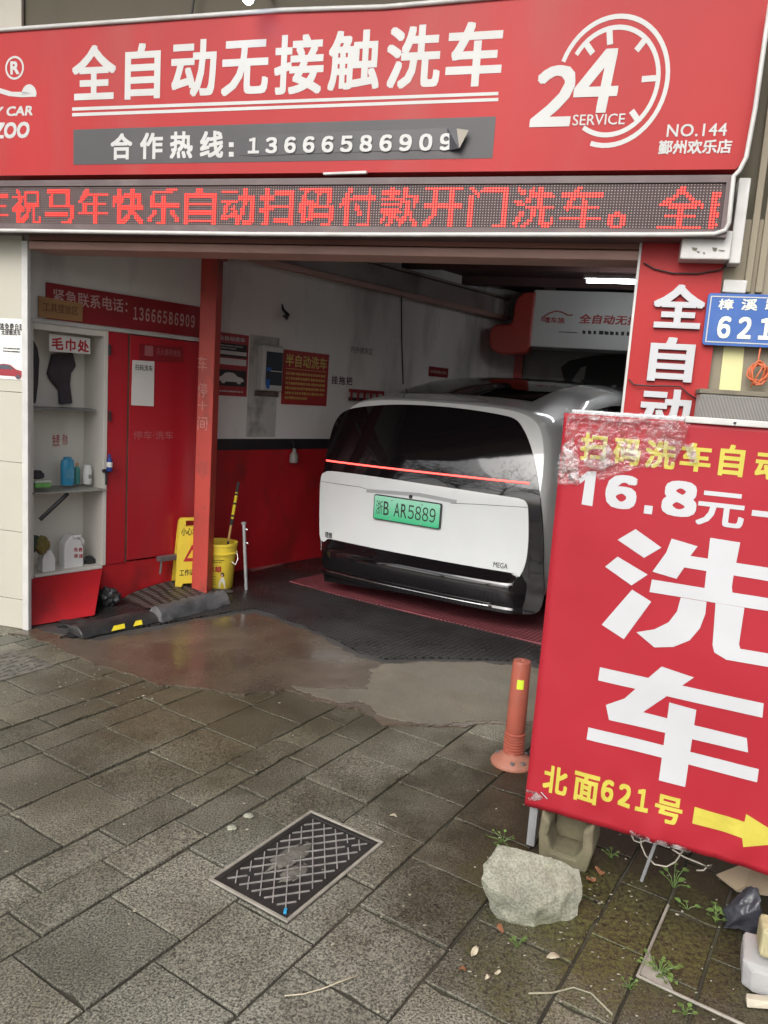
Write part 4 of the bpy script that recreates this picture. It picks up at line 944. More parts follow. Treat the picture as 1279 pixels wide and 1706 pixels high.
# rubber ramps and the junk at the closet's foot
def hump(name, label, pxl, w, h, mat, yel=False, cat='ramp', taper=.25):
    a, b = G(*pxl[0]), G(*pxl[1]); d = b - a; F = Fr(a, math.degrees(math.atan2(d.y, d.x))); Ln = d.length
    t = thing(name, label, cat, F, Ln / 2, 0, .018)
    mb = MB(F); prof = catmull([(0, 0), (w * .12, h * .6), (w * .35, h), (w * .7, h), (w * .9, h * .6), (w, 0)], 3)
    st_ = [0, .015] + [k_ / 26 for k_ in range(1, 26)] + [.985, 1]; R = []
    for s_ in st_:
        k_ = .7 if s_ in (0, 1) else 1
        R += [(s_ * Ln + .012 * noise.noise(Vector((s_ * 9, p[0] * 20, 1))), p[0] + .01 * noise.noise(Vector((s_ * 7, p[1] * 30, 4))), .016 + p[1] * k_ * (1 + .22 * noise.noise(Vector((s_ * 5, 2, p[0] * 9))) + .14 * noise.noise(Vector((s_ * 22, 5, p[0] * 50))))) for p in prof]
    n = len(prof)
    fs = [(i * n + k, i * n + k + 1, (i + 1) * n + k + 1, (i + 1) * n + k) for i in range(len(st_) - 1) for k in range(n - 1)] + [tuple(range(n)), tuple(range(len(R) - n, len(R)))]
    mb.add(R, fs).build('ramp_body', mat, t, smooth=35)
    if yel:
        for s0, s1 in yel:
            y_ = MB(F)
            y_.add([(s0 * Ln, w * .02, .016 + h * .16), (s1 * Ln, w * .02, .016 + h * .16), ((s1 + .01) * Ln, w * .122, .016 + h * .66), ((s0 + .05) * Ln, w * .122, .016 + h * .66)], [(0, 1, 2, 3)])
            y_.v = [(u, v_ - .006, z) for u, v_, z in y_.v]
            y_.build('yellow_mark', YPAINT, t)
    return t
hump('rubber_ramp', 'grey rubber hump at the foot of the red post', [(270, 1041), (384, 1010)], .16, .085, RUB)
hump('kerb_ramp', 'low black rubber kerb ramp with yellow marks on the wet concrete', [(138, 1068), (272, 1038)], .20, .05, RUBB, [(.33, .50), (.60, .72)])
t_ = MB(FG); 
q = G(150, 1046); t_.ico((q.x, q.y, .022), .15, 4, lambda d: 1 + .35 * noise.noise(d * 2) + .15 * noise.noise(d * 6), (1.3, .6, .2)); t_.build('rubber_slab', RUBB, None, smooth=True, label='torn black rubber lying under the leaning red board', cat='rubber')
pl_ = MB(FC); 
hb = G(205, 1003); hu, hv = FC.uv(hb)
ua_ = FC.uv(G(196, 1000))[0]; ub_ = FC.uv(G(352, 985))[0] + .1
n_ = 14; P = []
for i in range(n_ + 1):
    for j in range(n_ + 1):
        u = ua_ + (ub_ - ua_) * i / n_; v = -.34 + .325 * j / n_
        P.append((u, v, .02 + .075 * max(0, sin(pi * (i / n_))) ** .8 * (j / n_) + .012 * noise.noise(Vector((u * 6, v * 9, 0)))))
pl_.add(P, [(i * (n_ + 1) + j, (i + 1) * (n_ + 1) + j, (i + 1) * (n_ + 1) + j + 1, i * (n_ + 1) + j + 1) for i in range(n_) for j in range(n_)])
pl_.build('bulging_mat', pattern(M('slotted_mat', (.025, .022, .02), .5, var=.3, vscale=5, rvar=.15), 'grid', (14, 34, 1), (.10, .09, .08), bump=.4), None, smooth=True, label='bulging black slotted mat heaped against the closet between the red post and the leaning board', cat='mat')
q = G(180, 1012); t_ = MB(FG).ico((q.x, q.y, .075), .075, 3, lambda d: 1 + .5 * noise.noise(d * 2.4), (1, .7, .9)); t_.build('black_bag', BLACKP, None, label='crumpled black bag stuffed under the closet beside the leaning red board', cat='bag')
q = G(202, 996); MB(FG).tube([(q.x, q.y, .03), (q.x + .01, q.y, .20)], .012).build('steel_peg', GREYM, None, label='short dark peg standing beside the crumpled black bag', cat='peg')

# posters on the far left wall ------------------------------------------
def onwall(name, label, cat, x, y): return thing(name, label, cat, FC, *(lambda q: (q[0], WV, q[1]))(FC.px(x, y, WV)))
V = WV - .004
p1 = onwall('car_poster', 'red and black poster with a white car on the bay wall beside the red post', 'poster', 385, 660)
bL, bR = FC.px(340, 600, V)[0], FC.px(413, 600, V)[0]; zt, zb_ = FC.px(390, 556, V)[1], FC.px(390, 660, V)[1]
MB(FC).box(bL, bR, V, V + .003, zb_, zt).build('poster_sheet', M('poster_red', (.36, .03, .04), .5, var=.08), p1)
hh = zt - zb_; x_ = MB(FC); x_.box(bL + .03, bR - .015, V - .001, V, zb_ + hh * .62, zb_ + hh * .84); x_.box(bL + .03, bR - .015, V - .001, V, zb_ + hh * .16, zb_ + hh * .42); x_.build('black_band', INK, p1)
x_ = MB(FC); x_.box(bL + .03, bR - .02, V - .0022, V - .0012, zb_ + hh * .66, zb_ + hh * .72); x_.box(bL + .03, bR - .02, V - .0022, V - .0012, zb_ + hh * .50, zb_ + hh * .60)
x_.sheet(car_shape(bL + .14, zb_ + hh * .20, bR - bL - .18, hh * .18), V - .0025)
x_.text('专业自动洗车', (bL + .08, zb_ + hh * .88, bR - .04, zb_ + hh * .95), V - .0015, bold=.02)
x_.bars((bL + .05, zb_ + hh * .74, bR - .06, zb_ + hh * .82), V - .0022, 2, .8, 5, 5); x_.bars((bL + .05, zb_ + hh * .05, bR - .04, zb_ + hh * .10), V - .0022, 1, 1, 6, 4)
x_.build('poster_print', M('poster_white', (.6, .58, .56), .5), p1)
m1 = onwall('dispenser', 'white dispenser with a dark window on the bay wall between two red posters', 'dispenser', 442, 655)
a0_, a1_ = FC.px(427, 620, V)[0], FC.px(461, 620, V)[0]; zt, zb_ = FC.px(444, 576, V)[1], FC.px(444, 651, V)[1]
MB(FC).box(a0_, a1_, V - .08, V, zb_, zt).build('dispenser_body', MACHB, m1, bevel=.012)
MB(FC).box(a0_ + .035, a1_ - .012, V - .084, V - .079, zb_ + .05, zt - .05).build('window', MACHD, m1, bevel=.004)
x_ = MB(FC); x_.box(a0_ + .04, a0_ + .09, V - .087, V - .0845, zb_ + .17, zb_ + .20); x_.box(a0_ + .04, a0_ + .08, V - .087, V - .0845, zb_ + .02, zb_ + .10); x_.build('blue_label', BLUES, m1)
MB(FC).box(a0_ + .085, a1_ - .02, V - .088, V - .0845, zb_ + .168, zb_ + .174).build('white_line', PAPER, m1)
MB(FC).box(a0_ - .015, a1_ + .02, V - .012, V - .001, zb_ - .05, zb_ - .002).build('mounting_plate', M('rusty_plate', (.12, .09, .08), .8, var=.4, vscale=20), m1)
dp = MB(FC).box(FC.px(414, 620, V)[0], FC.px(463, 620, V)[0], V + .001, V + .003, FC.px(440, 728, V)[1], FC.px(440, 560, V)[1])
dp.build('backing_board', M('dirty_board', (.50, .49, .46), .7, var=.12, vscale=3, dirt=(.08, .08, .075), dscale=5, damt=.85), m1)
p2 = onwall('price_board', 'red notice board with yellow lettering on the far bay wall left of the van', 'notice', 507, 675)
b = [FC.px(470, 630, V)[0], FC.px(507, 675, V)[1], FC.px(546, 630, V)[0], FC.px(507, 586, V)[1]]
MB(FC).box(b[0], b[2], V, V + .003, b[1], b[3]).build('notice_board', M('notice_red', (.36, .022, .02), .5, var=.08), p2)
w_ = b[2] - b[0]; h_ = b[3] - b[1]; x_ = MB(FC)
x_.text('半自动洗车', (b[0] + w_ * .05, b[1] + h_ * .70, b[2] - w_ * .04, b[1] + h_ * .93), V - .0015, bold=.02)
x_.bars((b[0] + w_ * .07, b[1] + h_ * .08, b[2] - w_ * .06, b[1] + h_ * .62), V - .0015, 6, .55, 9, 6, .55)
x_.sheet([(b[0] + w_ * .06, b[1] + h_ * .655), (b[2] - w_ * .05, b[1] + h_ * .655), (b[2] - w_ * .05, b[1] + h_ * .665), (b[0] + w_ * .06, b[1] + h_ * .665)], V - .0015)
x_.build('yellow_lettering', M('notice_yellow', (.62, .45, .12), .5), p2)
p3 = onwall('small_sign', 'tiny dark red sign high on the bay wall behind the van roof', 'sign', 730, 628)
b = [FC.px(714, 620, V)[0], FC.px(730, 628, V)[1], FC.px(746, 620, V)[0], FC.px(730, 612, V)[1]]
MB(FC).box(*[b[0], b[2]], V - .004, V, b[1], b[3]).build('sign_face', MAROON, p3); MB(FC).bars((b[0] + .03, b[1] + .02, b[2] - .03, b[3] - .02), V - .006, 1, 1, 2, 4).build('sign_lettering', PINKI, p3)
ln = thing('hanging_bottle', 'small grey plastic bottle hanging on the black wall stripe', 'bottle', FC, *(lambda q: (q[0], V, q[1]))(FC.px(489, 770, V)))
q = FC.px(489, 771, V - .05)
MB(FC).lathe((q[0], V - .05, q[1]), [(.035, 0), (.042, .01), (.04, .07), (.018, .10), (.014, .13)], 8).build('bottle_body', M('cloudy_plastic', (.35, .33, .31), .3, var=.15), ln, smooth=40)
MB(FC).tube([(q[0], V - .05, q[1] + .13), (q[0], V - .04, q[1] + .18), (q[0], V, q[1] + .20)], .005).build('hook', BLACKP, ln)
q = FC.px(470, 524, V); t_ = MB(FC); t_.tube([(q[0], V - .03, q[1] - .03), (q[0] + .02, V - .05, q[1]), (q[0], V - .01, q[1] + .04), (q[0] - .01, V, q[1] + .09)], [.03, .02, .012, .006], 8)
t_.build('wall_hook', BLACKP, None, smooth=True, label='small black hook on the bay wall above the dispenser', cat='hook')
rk = thing('mop_rack', 'dark red mop rack on the bay wall beside the van roof', 'rack', FC, *(lambda q: (q[0], V, q[1]))(FC.px(600, 668, V)))
b = [FC.px(587, 650, V - .05)[0], FC.px(600, 668, V - .05)[1], FC.px(640, 650, V - .05)[0], FC.px(600, 649, V - .05)[1]]
MB(FC).box(b[0], b[2], V - .05, V, b[3] - .03, b[3]).build('rack_rail', MAROON, rk); MB(FC).box(b[0], b[2], V - .03, V, b[1], b[1] + .03).build('rack_rail', BLACKP, rk)
x_ = MB(FC); [MB(FC).tube([(b[0] + (b[2] - b[0]) * k_ / 5, V - .04, b[1]), (b[0] + (b[2] - b[0]) * k_ / 5, V - .04, b[3])], .012, 6).build('rack_bar', MAROON, rk) for k_ in range(6)]
q0, q1 = FC.px(668, 488, V), FC.px(671, 640, V)
MB(FC).tube([(q0[0], V - .004, q0[1]), ((q0[0] + q1[0]) / 2 - .01, V - .004, (q0[1] + q1[1]) / 2), (q1[0], V - .004, q1[1])], .006, 6).build('wall_cable', CABLE, None, label='thin dark cable running down the white bay wall from the metal rail', cat='cable')

# ================================================================== WASH GANTRY & TUBE LAMP
VG = 5.2
gy = thing('wash_gantry', 'wash gantry with a long white front panel and red rounded end deep in the bay', 'wash machine', FA, 2.5, VG, 0)
pg = FA.pl([(890, 487), (1060, 483), (1060, 580), (881, 577)], VG)
gu0 = (pg[0][0] + pg[3][0]) / 2; gz0_, gz1_ = pg[3][1], (pg[0][1] + pg[1][1]) / 2
MB(FA).box(gu0, gu0 + 3.2, VG, VG + .5, gz0_, gz1_).build('front_panel', M('gantry_white', (.62, .64, .62), .35, var=.05, vscale=1.5), gy, bevel=.01)
rp = FA.pl([(893, 486), (883, 578), (876, 588), (855, 590), (830, 589), (818, 582), (814, 568), (818, 546), (826, 541), (850, 540), (855, 530), (856, 512), (862, 496), (872, 487)], VG - .02)
MB(FA).prism(rp, VG - .02, VG + .45).build('end_cap', M('gantry_red', (.42, .045, .03), .35, var=.06), gy, bevel=.02)
x_ = MB(FA); Vt = VG - .003
x_.text('全自动无接触洗车', FA.line(965, 523, 539, 1128, Vt), Vt, bold=.03, space=1.05, shear=.1)
x_.text('嘿车族', FA.line(905, 528, 538, 941, Vt), Vt, bold=.02)
x_.tube([(FA.px(x, y, Vt)[0], Vt, FA.px(x, y, Vt)[1]) for x, y in ((902, 535), (903, 529), (914, 522), (926, 518), (936, 520), (946, 525), (954, 525))], .008, 5)
x_.build('red_lettering', M('gantry_lettering', (.40, .05, .05), .5), gy)
x_ = MB(FA); x_.bars((FA.px(970, 556, Vt)[0], FA.px(970, 558, Vt)[1], FA.px(1120, 556, Vt)[0], FA.px(970, 550, Vt)[1]), Vt, 1, 1, 4, 4, .8)
a = FA.box(930, 553, 962, 554, Vt); x_.sheet([(a[0], a[1]), (a[2], a[1]), (a[2], a[3]), (a[0], a[3])], Vt); x_.build('small_print', INK, gy)
for uu in (gu0 + .1, gu0 + 2.9):
    MB(FA).box(uu, uu + .12, VG + .15, VG + .3, gz1_ + .001, 3.02).build('hanger', DUCT, gy)
def tube_lamp(u0, v, z, label):
    tu = thing('tube_lamp', label, 'lamp', FA, u0 + .6, v, z, 'tube lamps under the bay ceiling'); u1 = u0 + 1.2
    MB(FA).tube([(u0, v, z), (u1, v, z)], .016, 10).build('lit_tube', TUBE, tu, smooth=40)
    MB(FA).box(u0 - .03, u1 + .03, v - .02, v + .02, z + .022, z + .055).build('batten', PIPE, tu, bevel=.004)
    for uu in (u0 + .1, u1 - .1): MB(FA).tube([(uu, v, z + .055), (uu, v, 3.0)], .004).build('hanging_rod', CABLE, tu)
q0 = FA.px(977, 468, 3.6)
tube_lamp(q0[0], 3.6, q0[1], 'lit white tube lamp under the dark bay ceiling left of the tall red board')
tube_lamp(q0[0] + .9, 2.3, q0[1], 'lit white tube lamp hidden behind the tall red board, mirrored in the van roof')
tube_lamp(q0[0] + 1.0, 4.6, q0[1], 'lit white tube lamp above the gantry end, mirrored in the van roof')

# ================================================================== VAN
_t = Fr((-.447, 6.128), -31.07)
FV = Fr(_t.w(.84, -.06, 0), -31.07)          # u right, v forward, origin under the middle of the tail
GZ = .022                                    # floor the van stands on
van = thing('parked_van', 'white rounded electric van parked tail out in the wash bay', 'van', FV, 0, 2.5, GZ)
def SR(u, z):                                # tail surface
    return .055 * abs(u / .85) ** 2.6 + .17 * (sqrt((z - 1.02) ** 2 + .006) + (z - 1.02) - .0096)
def vpx(x, y):                               # photo pixel -> (u,z) on the tail surface
    v = .05
    for _ in range(8):
        u, z = FV.px(x, y, v); v = SR(max(-1, min(1, u)), z)
    return u, z
def outline(w, zr, zb=.20):
    k = (zr - 1.0) / .6
    H_ = [(0, zb), (.5 * w, zb), (.86 * w, zb + .015), (.97 * w, zb + .10), (1.0 * w, .60), (1.0 * w, .95), (.985 * w, 1 + .2 * k), (.93 * w, 1 + .41 * k), (.84 * w, 1 + .525 * k), (.66 * w, 1 + .58 * k), (.33 * w, 1 + .60 * k), (0, 1 + .605 * k)]
    R_ = catmull(H_, 5)
    return R_ + [(-u, z) for u, z in R_[-2:0:-1]]
ST = [(0, .915, 1.595), (.03, .935, 1.61), (.10, .95, 1.62), (.25, .965, 1.635), (.45, .975, 1.665), (.8, .982, 1.735), (1.2, .983, 1.80), (1.7, .983, 1.85), (2.3, .983, 1.875), (2.9, .98, 1.86), (3.4, .975, 1.78), (3.9, .97, 1.58), (4.4, .955, 1.28), (4.8, .93, 1.05), (5.1, .86, .92), (5.25, .72, .80)]
RINGS = []
for v_, w_, zr_ in ST:
    O_ = outline(w_, zr_); bl = 1 - min(1, v_ / 1.6)
    RINGS.append([(u, v_ + SR(u, z) * bl, z) for u, z in O_])
NR = len(RINGS[0])
sh = MB(FV); allv = [p for R_ in RINGS for p in R_]
fs = [(i * NR + k, i * NR + (k + 1) % NR, (i + 1) * NR + (k + 1) % NR, (i + 1) * NR + k) for i in range(len(RINGS) - 1) for k in range(NR)]
sh.add(allv, fs)
def cap(mb, O_, cen, vf, rings=(1, .97, .9, .8, .65, .5, .35, .2, .08)):
    n = len(O_); P = []
    for k in rings: P += [(cen[0] + (u - cen[0]) * k, 0, cen[1] + (z - cen[1]) * k) for u, z in O_]
    P = [(u, vf(u, z), z) for u, _, z in P]
    f_ = [(i * n + k, i * n + (k + 1) % n, (i + 1) * n + (k + 1) % n, (i + 1) * n + k) for i in range(len(rings) - 1) for k in range(n)] + [tuple(range((len(rings) - 1) * n, len(rings) * n))]
    return mb.add(P, f_)
cap(sh, outline(.915, 1.595), (0, .9), SR)
cap(sh, outline(.72, .80), (0, .5), lambda u, z: 5.25 - .3 * 0)
sh.build('body', CARS, van, smooth=38)
# roof glass and side windows sit 4 mm proud of the shell
def shellpatch(name, mat, i0, i1, ks, off=.004):
    mb = MB(FV); C = Vector((0, 2.4, .9)); P = []
    for i in range(i0, i1 + 1):
        for k in ks:
            p = Vector(RINGS[i][k % NR]); d = Vector((p.x * .8, 0, (p.z - .75))).normalized(); P.append(tuple(p + d * off))
    n = len(ks)
    mb.add(P, [(i * n + k, i * n + k + 1, (i + 1) * n + k + 1, (i + 1) * n + k) for i in range(i1 - i0) for k in range(n - 1)])
    return mb.build(name, mat, van, smooth=True)
shellpatch('roof_glass', CARG, 4, 11, list(range(46, 65)))
shellpatch('side_window', CARG, 5, 11, list(range(26, 38)))
shellpatch('side_window', CARG, 5, 11, list(range(73, 85)))
# tail pieces
def tail(name, mat, pts, off, par=van, cen=None, smooth=True, rnd=0, kk=None):
    O_ = [vpx(x, y) for x, y in pts]
    if rnd: O_ = catmull(O_ + [O_[0]], rnd)[:-1]
    cen = cen or (sum(p[0] for p in O_) / len(O_), sum(p[1] for p in O_) / len(O_))
    mb = MB(FV); f = lambda u, z: SR(u, z) - off
    cap(mb, O_, cen, f)
    n = len(O_); base = len(mb.v)                    # rim back to the body
    mb.add([(u, SR(u, z) - off, z) for u, z in O_] + [(u, SR(u, z) + .01, z) for u, z in O_], [(k, (k + 1) % n, (k + 1) % n + n, k + n) for k in range(n)])
    return mb.build(name, mat, par, smooth=smooth if smooth is not True else 40)
blk = [(541, 968), (536, 930), (536, 880), (539, 810), (545, 752), (555, 712), (566, 692), (582, 682), (610, 677), (660, 674), (720, 676), (780, 682), (830, 690), (858, 698), (872, 715), (883, 740), (892, 775), (899, 820), (904, 880), (905, 940), (902, 1010), (860, 1022), (700, 992)]
gate = tail('tailgate_glass', CARB, blk, .005, rnd=4, cen=vpx(720, 850))
wht = [(534, 830), (536, 796), (542, 787), (556, 785), (620, 793), (700, 805), (780, 817), (845, 827), (868, 831), (878, 838), (881, 856), (881, 900), (877, 935), (868, 957), (855, 960), (780, 949), (700, 934), (620, 919), (553, 906), (540, 902), (534, 890)]
tg = tail('tailgate', CARW, wht, .014, rnd=3)
def strip(name, mat, pts, hw, off, th, par=van):
    mb = MB(FV); P = [vpx(x, y) for x, y in pts]; Q = []
    for i in range(len(P) - 1):
        for k in range(10): t = k / 10; Q.append((P[i][0] + (P[i + 1][0] - P[i][0]) * t, P[i][1] + (P[i + 1][1] - P[i][1]) * t))
    Q.append(P[-1]); S_ = []
    for u, z in Q: S_ += [(u, SR(u, z) - off - th, z - hw), (u, SR(u, z) - off - th, z + hw), (u, SR(u, z) - off + .003, z + hw), (u, SR(u, z) - off + .003, z - hw)]
    n = len(Q); mb.add(S_, [(4 * i + a, 4 * i + (a + 1) % 4, 4 * (i + 1) + (a + 1) % 4, 4 * (i + 1) + a) for i in range(n - 1) for a in range(4)] + [(0, 1, 2, 3), (4 * n - 4, 4 * n - 1, 4 * n - 2, 4 * n - 3)])
    return mb.build(name, mat, par)
strip('light_bar', CARBAR, [(545, 767), (882, 805)], .0055, .006, .010)
strip('lid_seam', BLACKP, [(537, 802), (600, 811), (618, 816)], .0018, .0145, .0006, van)
strip('lid_seam', BLACKP, [(752, 838), (800, 840), (880, 845)], .0018, .0145, .0006, van)
# grey strip painted as the shade of the recess above the plate, with camera
strip('recess_shade_strip', M('recess_shadow', (.30, .31, .31), .4, var=0), [(612, 817), (700, 824), (762, 836)], .014, .0142, .001, van)
q = vpx(686, 827); MB(FV).tube([(q[0], SR(*q) - .012, q[1]), (q[0], SR(*q) - .024, q[1])], .014, 12).build('reversing_camera', BLACKP, van, smooth=40)
# number plate
pl0, pl1 = vpx(629, 827), vpx(736, 877)
pu0, pu1 = vpx(628, 846)[0], vpx(736, 858)[0]; pz1_ = vpx(682, 832)[1]; pz0_ = vpx(682, 871)[1]; pv_ = SR((pu0 + pu1) / 2, .75) - .034
fp = MB(FV).prism(rrect(pu0 - .008, pz0_ - .008, pu1 + .008, pz1_ + .008, .014), pv_, pv_ + .016).build('plate_frame', BLACKP, van)
MB(FV).prism(rrect(pu0, pz0_, pu1, pz1_, .01), pv_ - .003, pv_ - .0005).build('number_plate', PLATEG, van)
x_ = MB(FV); w_ = pu1 - pu0; h_ = pz1_ - pz0_; vp_ = pv_ - .0042
x_.text('浙', (pu0 + w_ * .03, pz0_ + h_ * .2, pu0 + w_ * .135, pz0_ + h_ * .8), vp_, bold=.0)
x_.text('B', (pu0 + w_ * .15, pz0_ + h_ * .2, pu0 + w_ * .235, pz0_ + h_ * .8), vp_, bold=.005)
for k_, ch in enumerate('AR5889'): x_.text(wide(ch), (pu0 + w_ * (.315 + k_ * .108), pz0_ + h_ * .2, pu0 + w_ * (.405 + k_ * .108), pz0_ + h_ * .8), vp_, bold=.004)
x_.build('plate_lettering', INK, van)
x_ = MB(FV)
for a, b in ((.27, .9), (.73, .9), (.27, .08), (.73, .08)): MB(FV).lathe((pu0 + w_ * a, vp_ - .001, pz0_ + h_ * b - .006), [(.006, 0), (.006, .01)], 8).build('plate_bolt', GALV, van)
x_ = MB(FV); 
def tailtext(t, x0, y0, x1, y1, **k):
    u0, _ = vpx(x0, (y0 + y1) / 2); u1, _ = vpx(x1, (y0 + y1) / 2); z1_ = vpx((x0 + x1) / 2, y0)[1]; z0_ = vpx((x0 + x1) / 2, y1)[1]
    n0 = len(x_.v); x_.text(t, (u0, z0_, u1, z1_), -.0155, **k); x_.v[n0:] = [(u, v_ + SR(u, z), z) for u, v_, z in x_.v[n0:]]
tailtext('理想', 543, 886, 555, 896, bold=.025); tailtext('MEGA', 823, 937, 847, 946, bold=.008)
x_.build('badge_lettering', INK, van)
# bumper: black gloss, with a ledge that catches the sky
prof = [(.06, .470), (-.005, .462), (-.020, .445), (-.030, .425), (-.075, .39), (-.088, .36), (-.082, .30), (-.055, .235), (-.045, .205), (-.055, .19), (-.05, .165), (.08, .15)]
bm_ = MB(FV); nU = 40; P = []
for i in range(nU + 1):
    t = -1 + 2 * i / nU; u = .90 * t; e = max(0, (abs(t) - .86) / .14); inn = e ** 2 * .09
    for a, b in prof: P.append((u, SR(u, .5) + a * (1 - .75 * e ** 2) + inn * .3, b))
n = len(prof); bm_.add(P, [(i * n + k, i * n + k + 1, (i + 1) * n + k + 1, (i + 1) * n + k) for i in range(nU) for k in range(n - 1)] + [tuple(range(n)), tuple(reversed(range(nU * n, nU * n + n)))])
bm_.build('bumper', M('bumper_gloss', (.006, .005, .006), .07, var=0, coat=1.0), van, smooth=30)
x_ = MB(FV); x_.tube([(.9 * t / 20, SR(.9 * t / 20, .5) - .058 + .05 * max(0, (abs(t) / 20 - .8) / .2) ** 2, .198) for t in range(-18, 16)], .007, 6)
x_.build('chrome_lip', M('bright_trim', (.6, .6, .6), .15, metal=1, var=0), van, smooth=True)
for a in ((541, 905, 584, 915), (784, 953, 862, 968)):
    strip('reflector', REFL, [(a[0], a[1] + 4), (a[2], a[3] + 4)], .012, .006, .006)
# wheels
for uu in (-.84, .84):
    for vv_ in (1.05, 4.2):
        wh = MB(FV); s_ = 1 if uu > 0 else -1
        def disc(r0, prof_, mb):
            n = 28; P = [(uu + s_ * x, vv_ + r * cos(2 * pi * k / n), GZ + .37 + r * sin(2 * pi * k / n)) for r, x in prof_ for k in range(n)]
            mb.add(P, [(i * n + k, i * n + (k + 1) % n, (i + 1) * n + (k + 1) % n, (i + 1) * n + k) for i in range(len(prof_) - 1) for k in range(n)] + [tuple(range((len(prof_) - 1) * n, len(prof_) * n))])
            return mb
        w0 = disc(0, [(.25, -.12), (.35, -.12), (.37, -.09), (.37, .09), (.35, .12), (.26, .125), (.05, .12)], MB(FV)).build('wheel', TYRE, van, smooth=40)
        disc(0, [(.255, .126), (.25, .132), (.06, .14), (.01, .142)], MB(FV)).build('rim', RIM, w0, smooth=40)
# wheel arches' sills
for s_ in (-1, 1):
    MB(FV).box(*sorted((s_ * .90, s_ * .975)), 1.5, 3.7, .16, .26).build('sill', CARB, van, bevel=.02)

# ================================================================== RED BANNER IN FRONT
FS = Fr(G(890, 1424), -24.8)
bn = thing('red_banner', 'large red banner on a metal frame advertising the car wash in the right foreground', 'banner', FS, .55, 0, 0)
bu0 = -.052; bz1 = FS.px(947, 688, 0)[1]; bz0 = FS.px(880, 1341, 0)[1]; bu1 = 1.42
def wave(u, z): return -.0035 * sin(u * 7 + z * 5) + .004 * noise.noise(Vector((u * 3, z * 3, 1))) + .0022 * noise.noise(Vector((u * 9 + z * 4, z * 6 - u * 3, 8))) - .018 * max(0, .2 - abs(z - bz0 - .02)) / .2 * noise.noise(Vector((u * 14, z * 6, 5)))
nx, nz_ = 60, 70; P = []
for i in range(nx + 1):
    for j in range(nz_ + 1):
        u = bu0 + (bu1 - bu0) * i / nx; t = j / nz_
        zlo = bz0 + .006 * noise.noise(Vector((u * 6, 0, 3))) - (.03 * max(0, 1 - abs(u - .16) / .2) * 0)
        z = zlo + (bz1 - zlo) * t; P.append((u, wave(u, z), z))
cloth = MB(FS).add(P, [(i * (nz_ + 1) + j, (i + 1) * (nz_ + 1) + j, (i + 1) * (nz_ + 1) + j + 1, i * (nz_ + 1) + j + 1) for i in range(nx) for j in range(nz_)])
co_ = cloth.build('banner_cloth', REDB, bn, smooth=True)
so_ = co_.modifiers.new('thick', 'SOLIDIFY'); so_.thickness = .003; so_.offset = 1
fm = MB(FS)
fm.box(bu0 + .015, bu0 + .045, .014, .044, .02, bz1 - .004); fm.box(bu1 - .045, bu1 - .015, .014, .044, .02, bz1 - .004)
for z in (bz0 + .02, (bz0 + bz1) / 2): fm.box(bu0 + .046, bu1 - .046, .016, .042, z, z + .03)
fm.build('frame', GALV, bn, bevel=.002)
tr = FS.px(1142, 691, 0)[0]
MB(FS).box(tr, bu1, -.012, .046, bz1 - .004, bz1 + .016).build('top_rail', PIPE, bn, bevel=.003)
MB(FS).box(bu0 + .02, tr, .012, .046, bz1 - .0035, bz1 + .012).build('top_rail', GALV, bn, bevel=.003)
x_ = MB(FS); q = FS.px(1226, 692, 0); x_.lathe((q[0], -.0125, bz1 + .002), [(.004, 0), (.004, .006)], 8); x_.build('screw', BLACKP, bn)
VT = -.0045
def bt(mb, t, x0, y0, x1, y1, **k): return mb.text(t, FS.box(x0, y0, x1, y1, -.004), 0, **k)
def bl_(mb, t, xl, yt, yb, xr, **k): return mb.text(t, FS.line(xl, yt, yb, xr, -.004), 0, **k)
def strokes(mb, polys): 
    for i_, poly in enumerate(polys): mb.add([(u, -i_ * 5e-5, z) for u, z in FS.pl(poly, -.004)], [tuple(range(len(poly)))])
w_ = MB(FS)
strokes(w_, [[(965, 797), (979, 785), (994, 785), (987, 843), (969, 840), (975, 799), (966, 806)]]); bl_(w_, wide('6'), 1009, 791, 848, 1061, bold=.05); bl_(w_, wide('8'), 1103, 801, 861, 1161, bold=.05)
b = FS.box(1073, 842, 1087, 856, -.004); w_.sheet([(b[0], b[1]), (b[2], b[1]), (b[2], b[3]), (b[0], b[3])], 0)
bl_(w_, '元', 1161, 819, 877, 1240, bold=.02)
u0, z0, u1, z1 = FS.line(1161, 819, 877, 1240, -.004); du_ = u1 - u0
w_.text('一', (u1 + .02, (z0 + z1) / 2 - .008, u1 + .02 + du_, (z0 + z1) / 2 + .010), 0, bold=.03); w_.text('次', (u1 + .05 + du_, z0, u1 + .05 + 2 * du_, z1), 0, bold=.02)
# the two large characters are drawn stroke by stroke, broad as on the cloth
XI = [[(1059, 881), (1102, 912), (1073, 929), (1029, 899)], [(1029, 927), (1079, 957), (1052, 975), (1008, 944)], [(1053, 982), (1085, 1002), (1039, 1065), (1002, 1041)],
      [(1119, 897), (1162, 910), (1150, 926), (1310, 951), (1308, 973), (1140, 945), (1127, 964), (1087, 952), (1110, 920)],
      [(1183, 896), (1233, 904), (1221, 964), (1219, 978), (1222, 1003), (1172, 997), (1174, 975)],
      [(1086, 965), (1300, 1000), (1298, 1021), (1082, 986)],
      [(1134, 995), (1177, 1002), (1175, 1022), (1166, 1046), (1149, 1066), (1122, 1077), (1090, 1078), (1060, 1053), (1090, 1048), (1114, 1036), (1128, 1018)],
      [(1192, 1004), (1240, 1012), (1231, 1072), (1233, 1080), (1290, 1090), (1330, 1096), (1334, 1070), (1385, 1080), (1376, 1112), (1356, 1124), (1210, 1098), (1190, 1086), (1187, 1074)]]
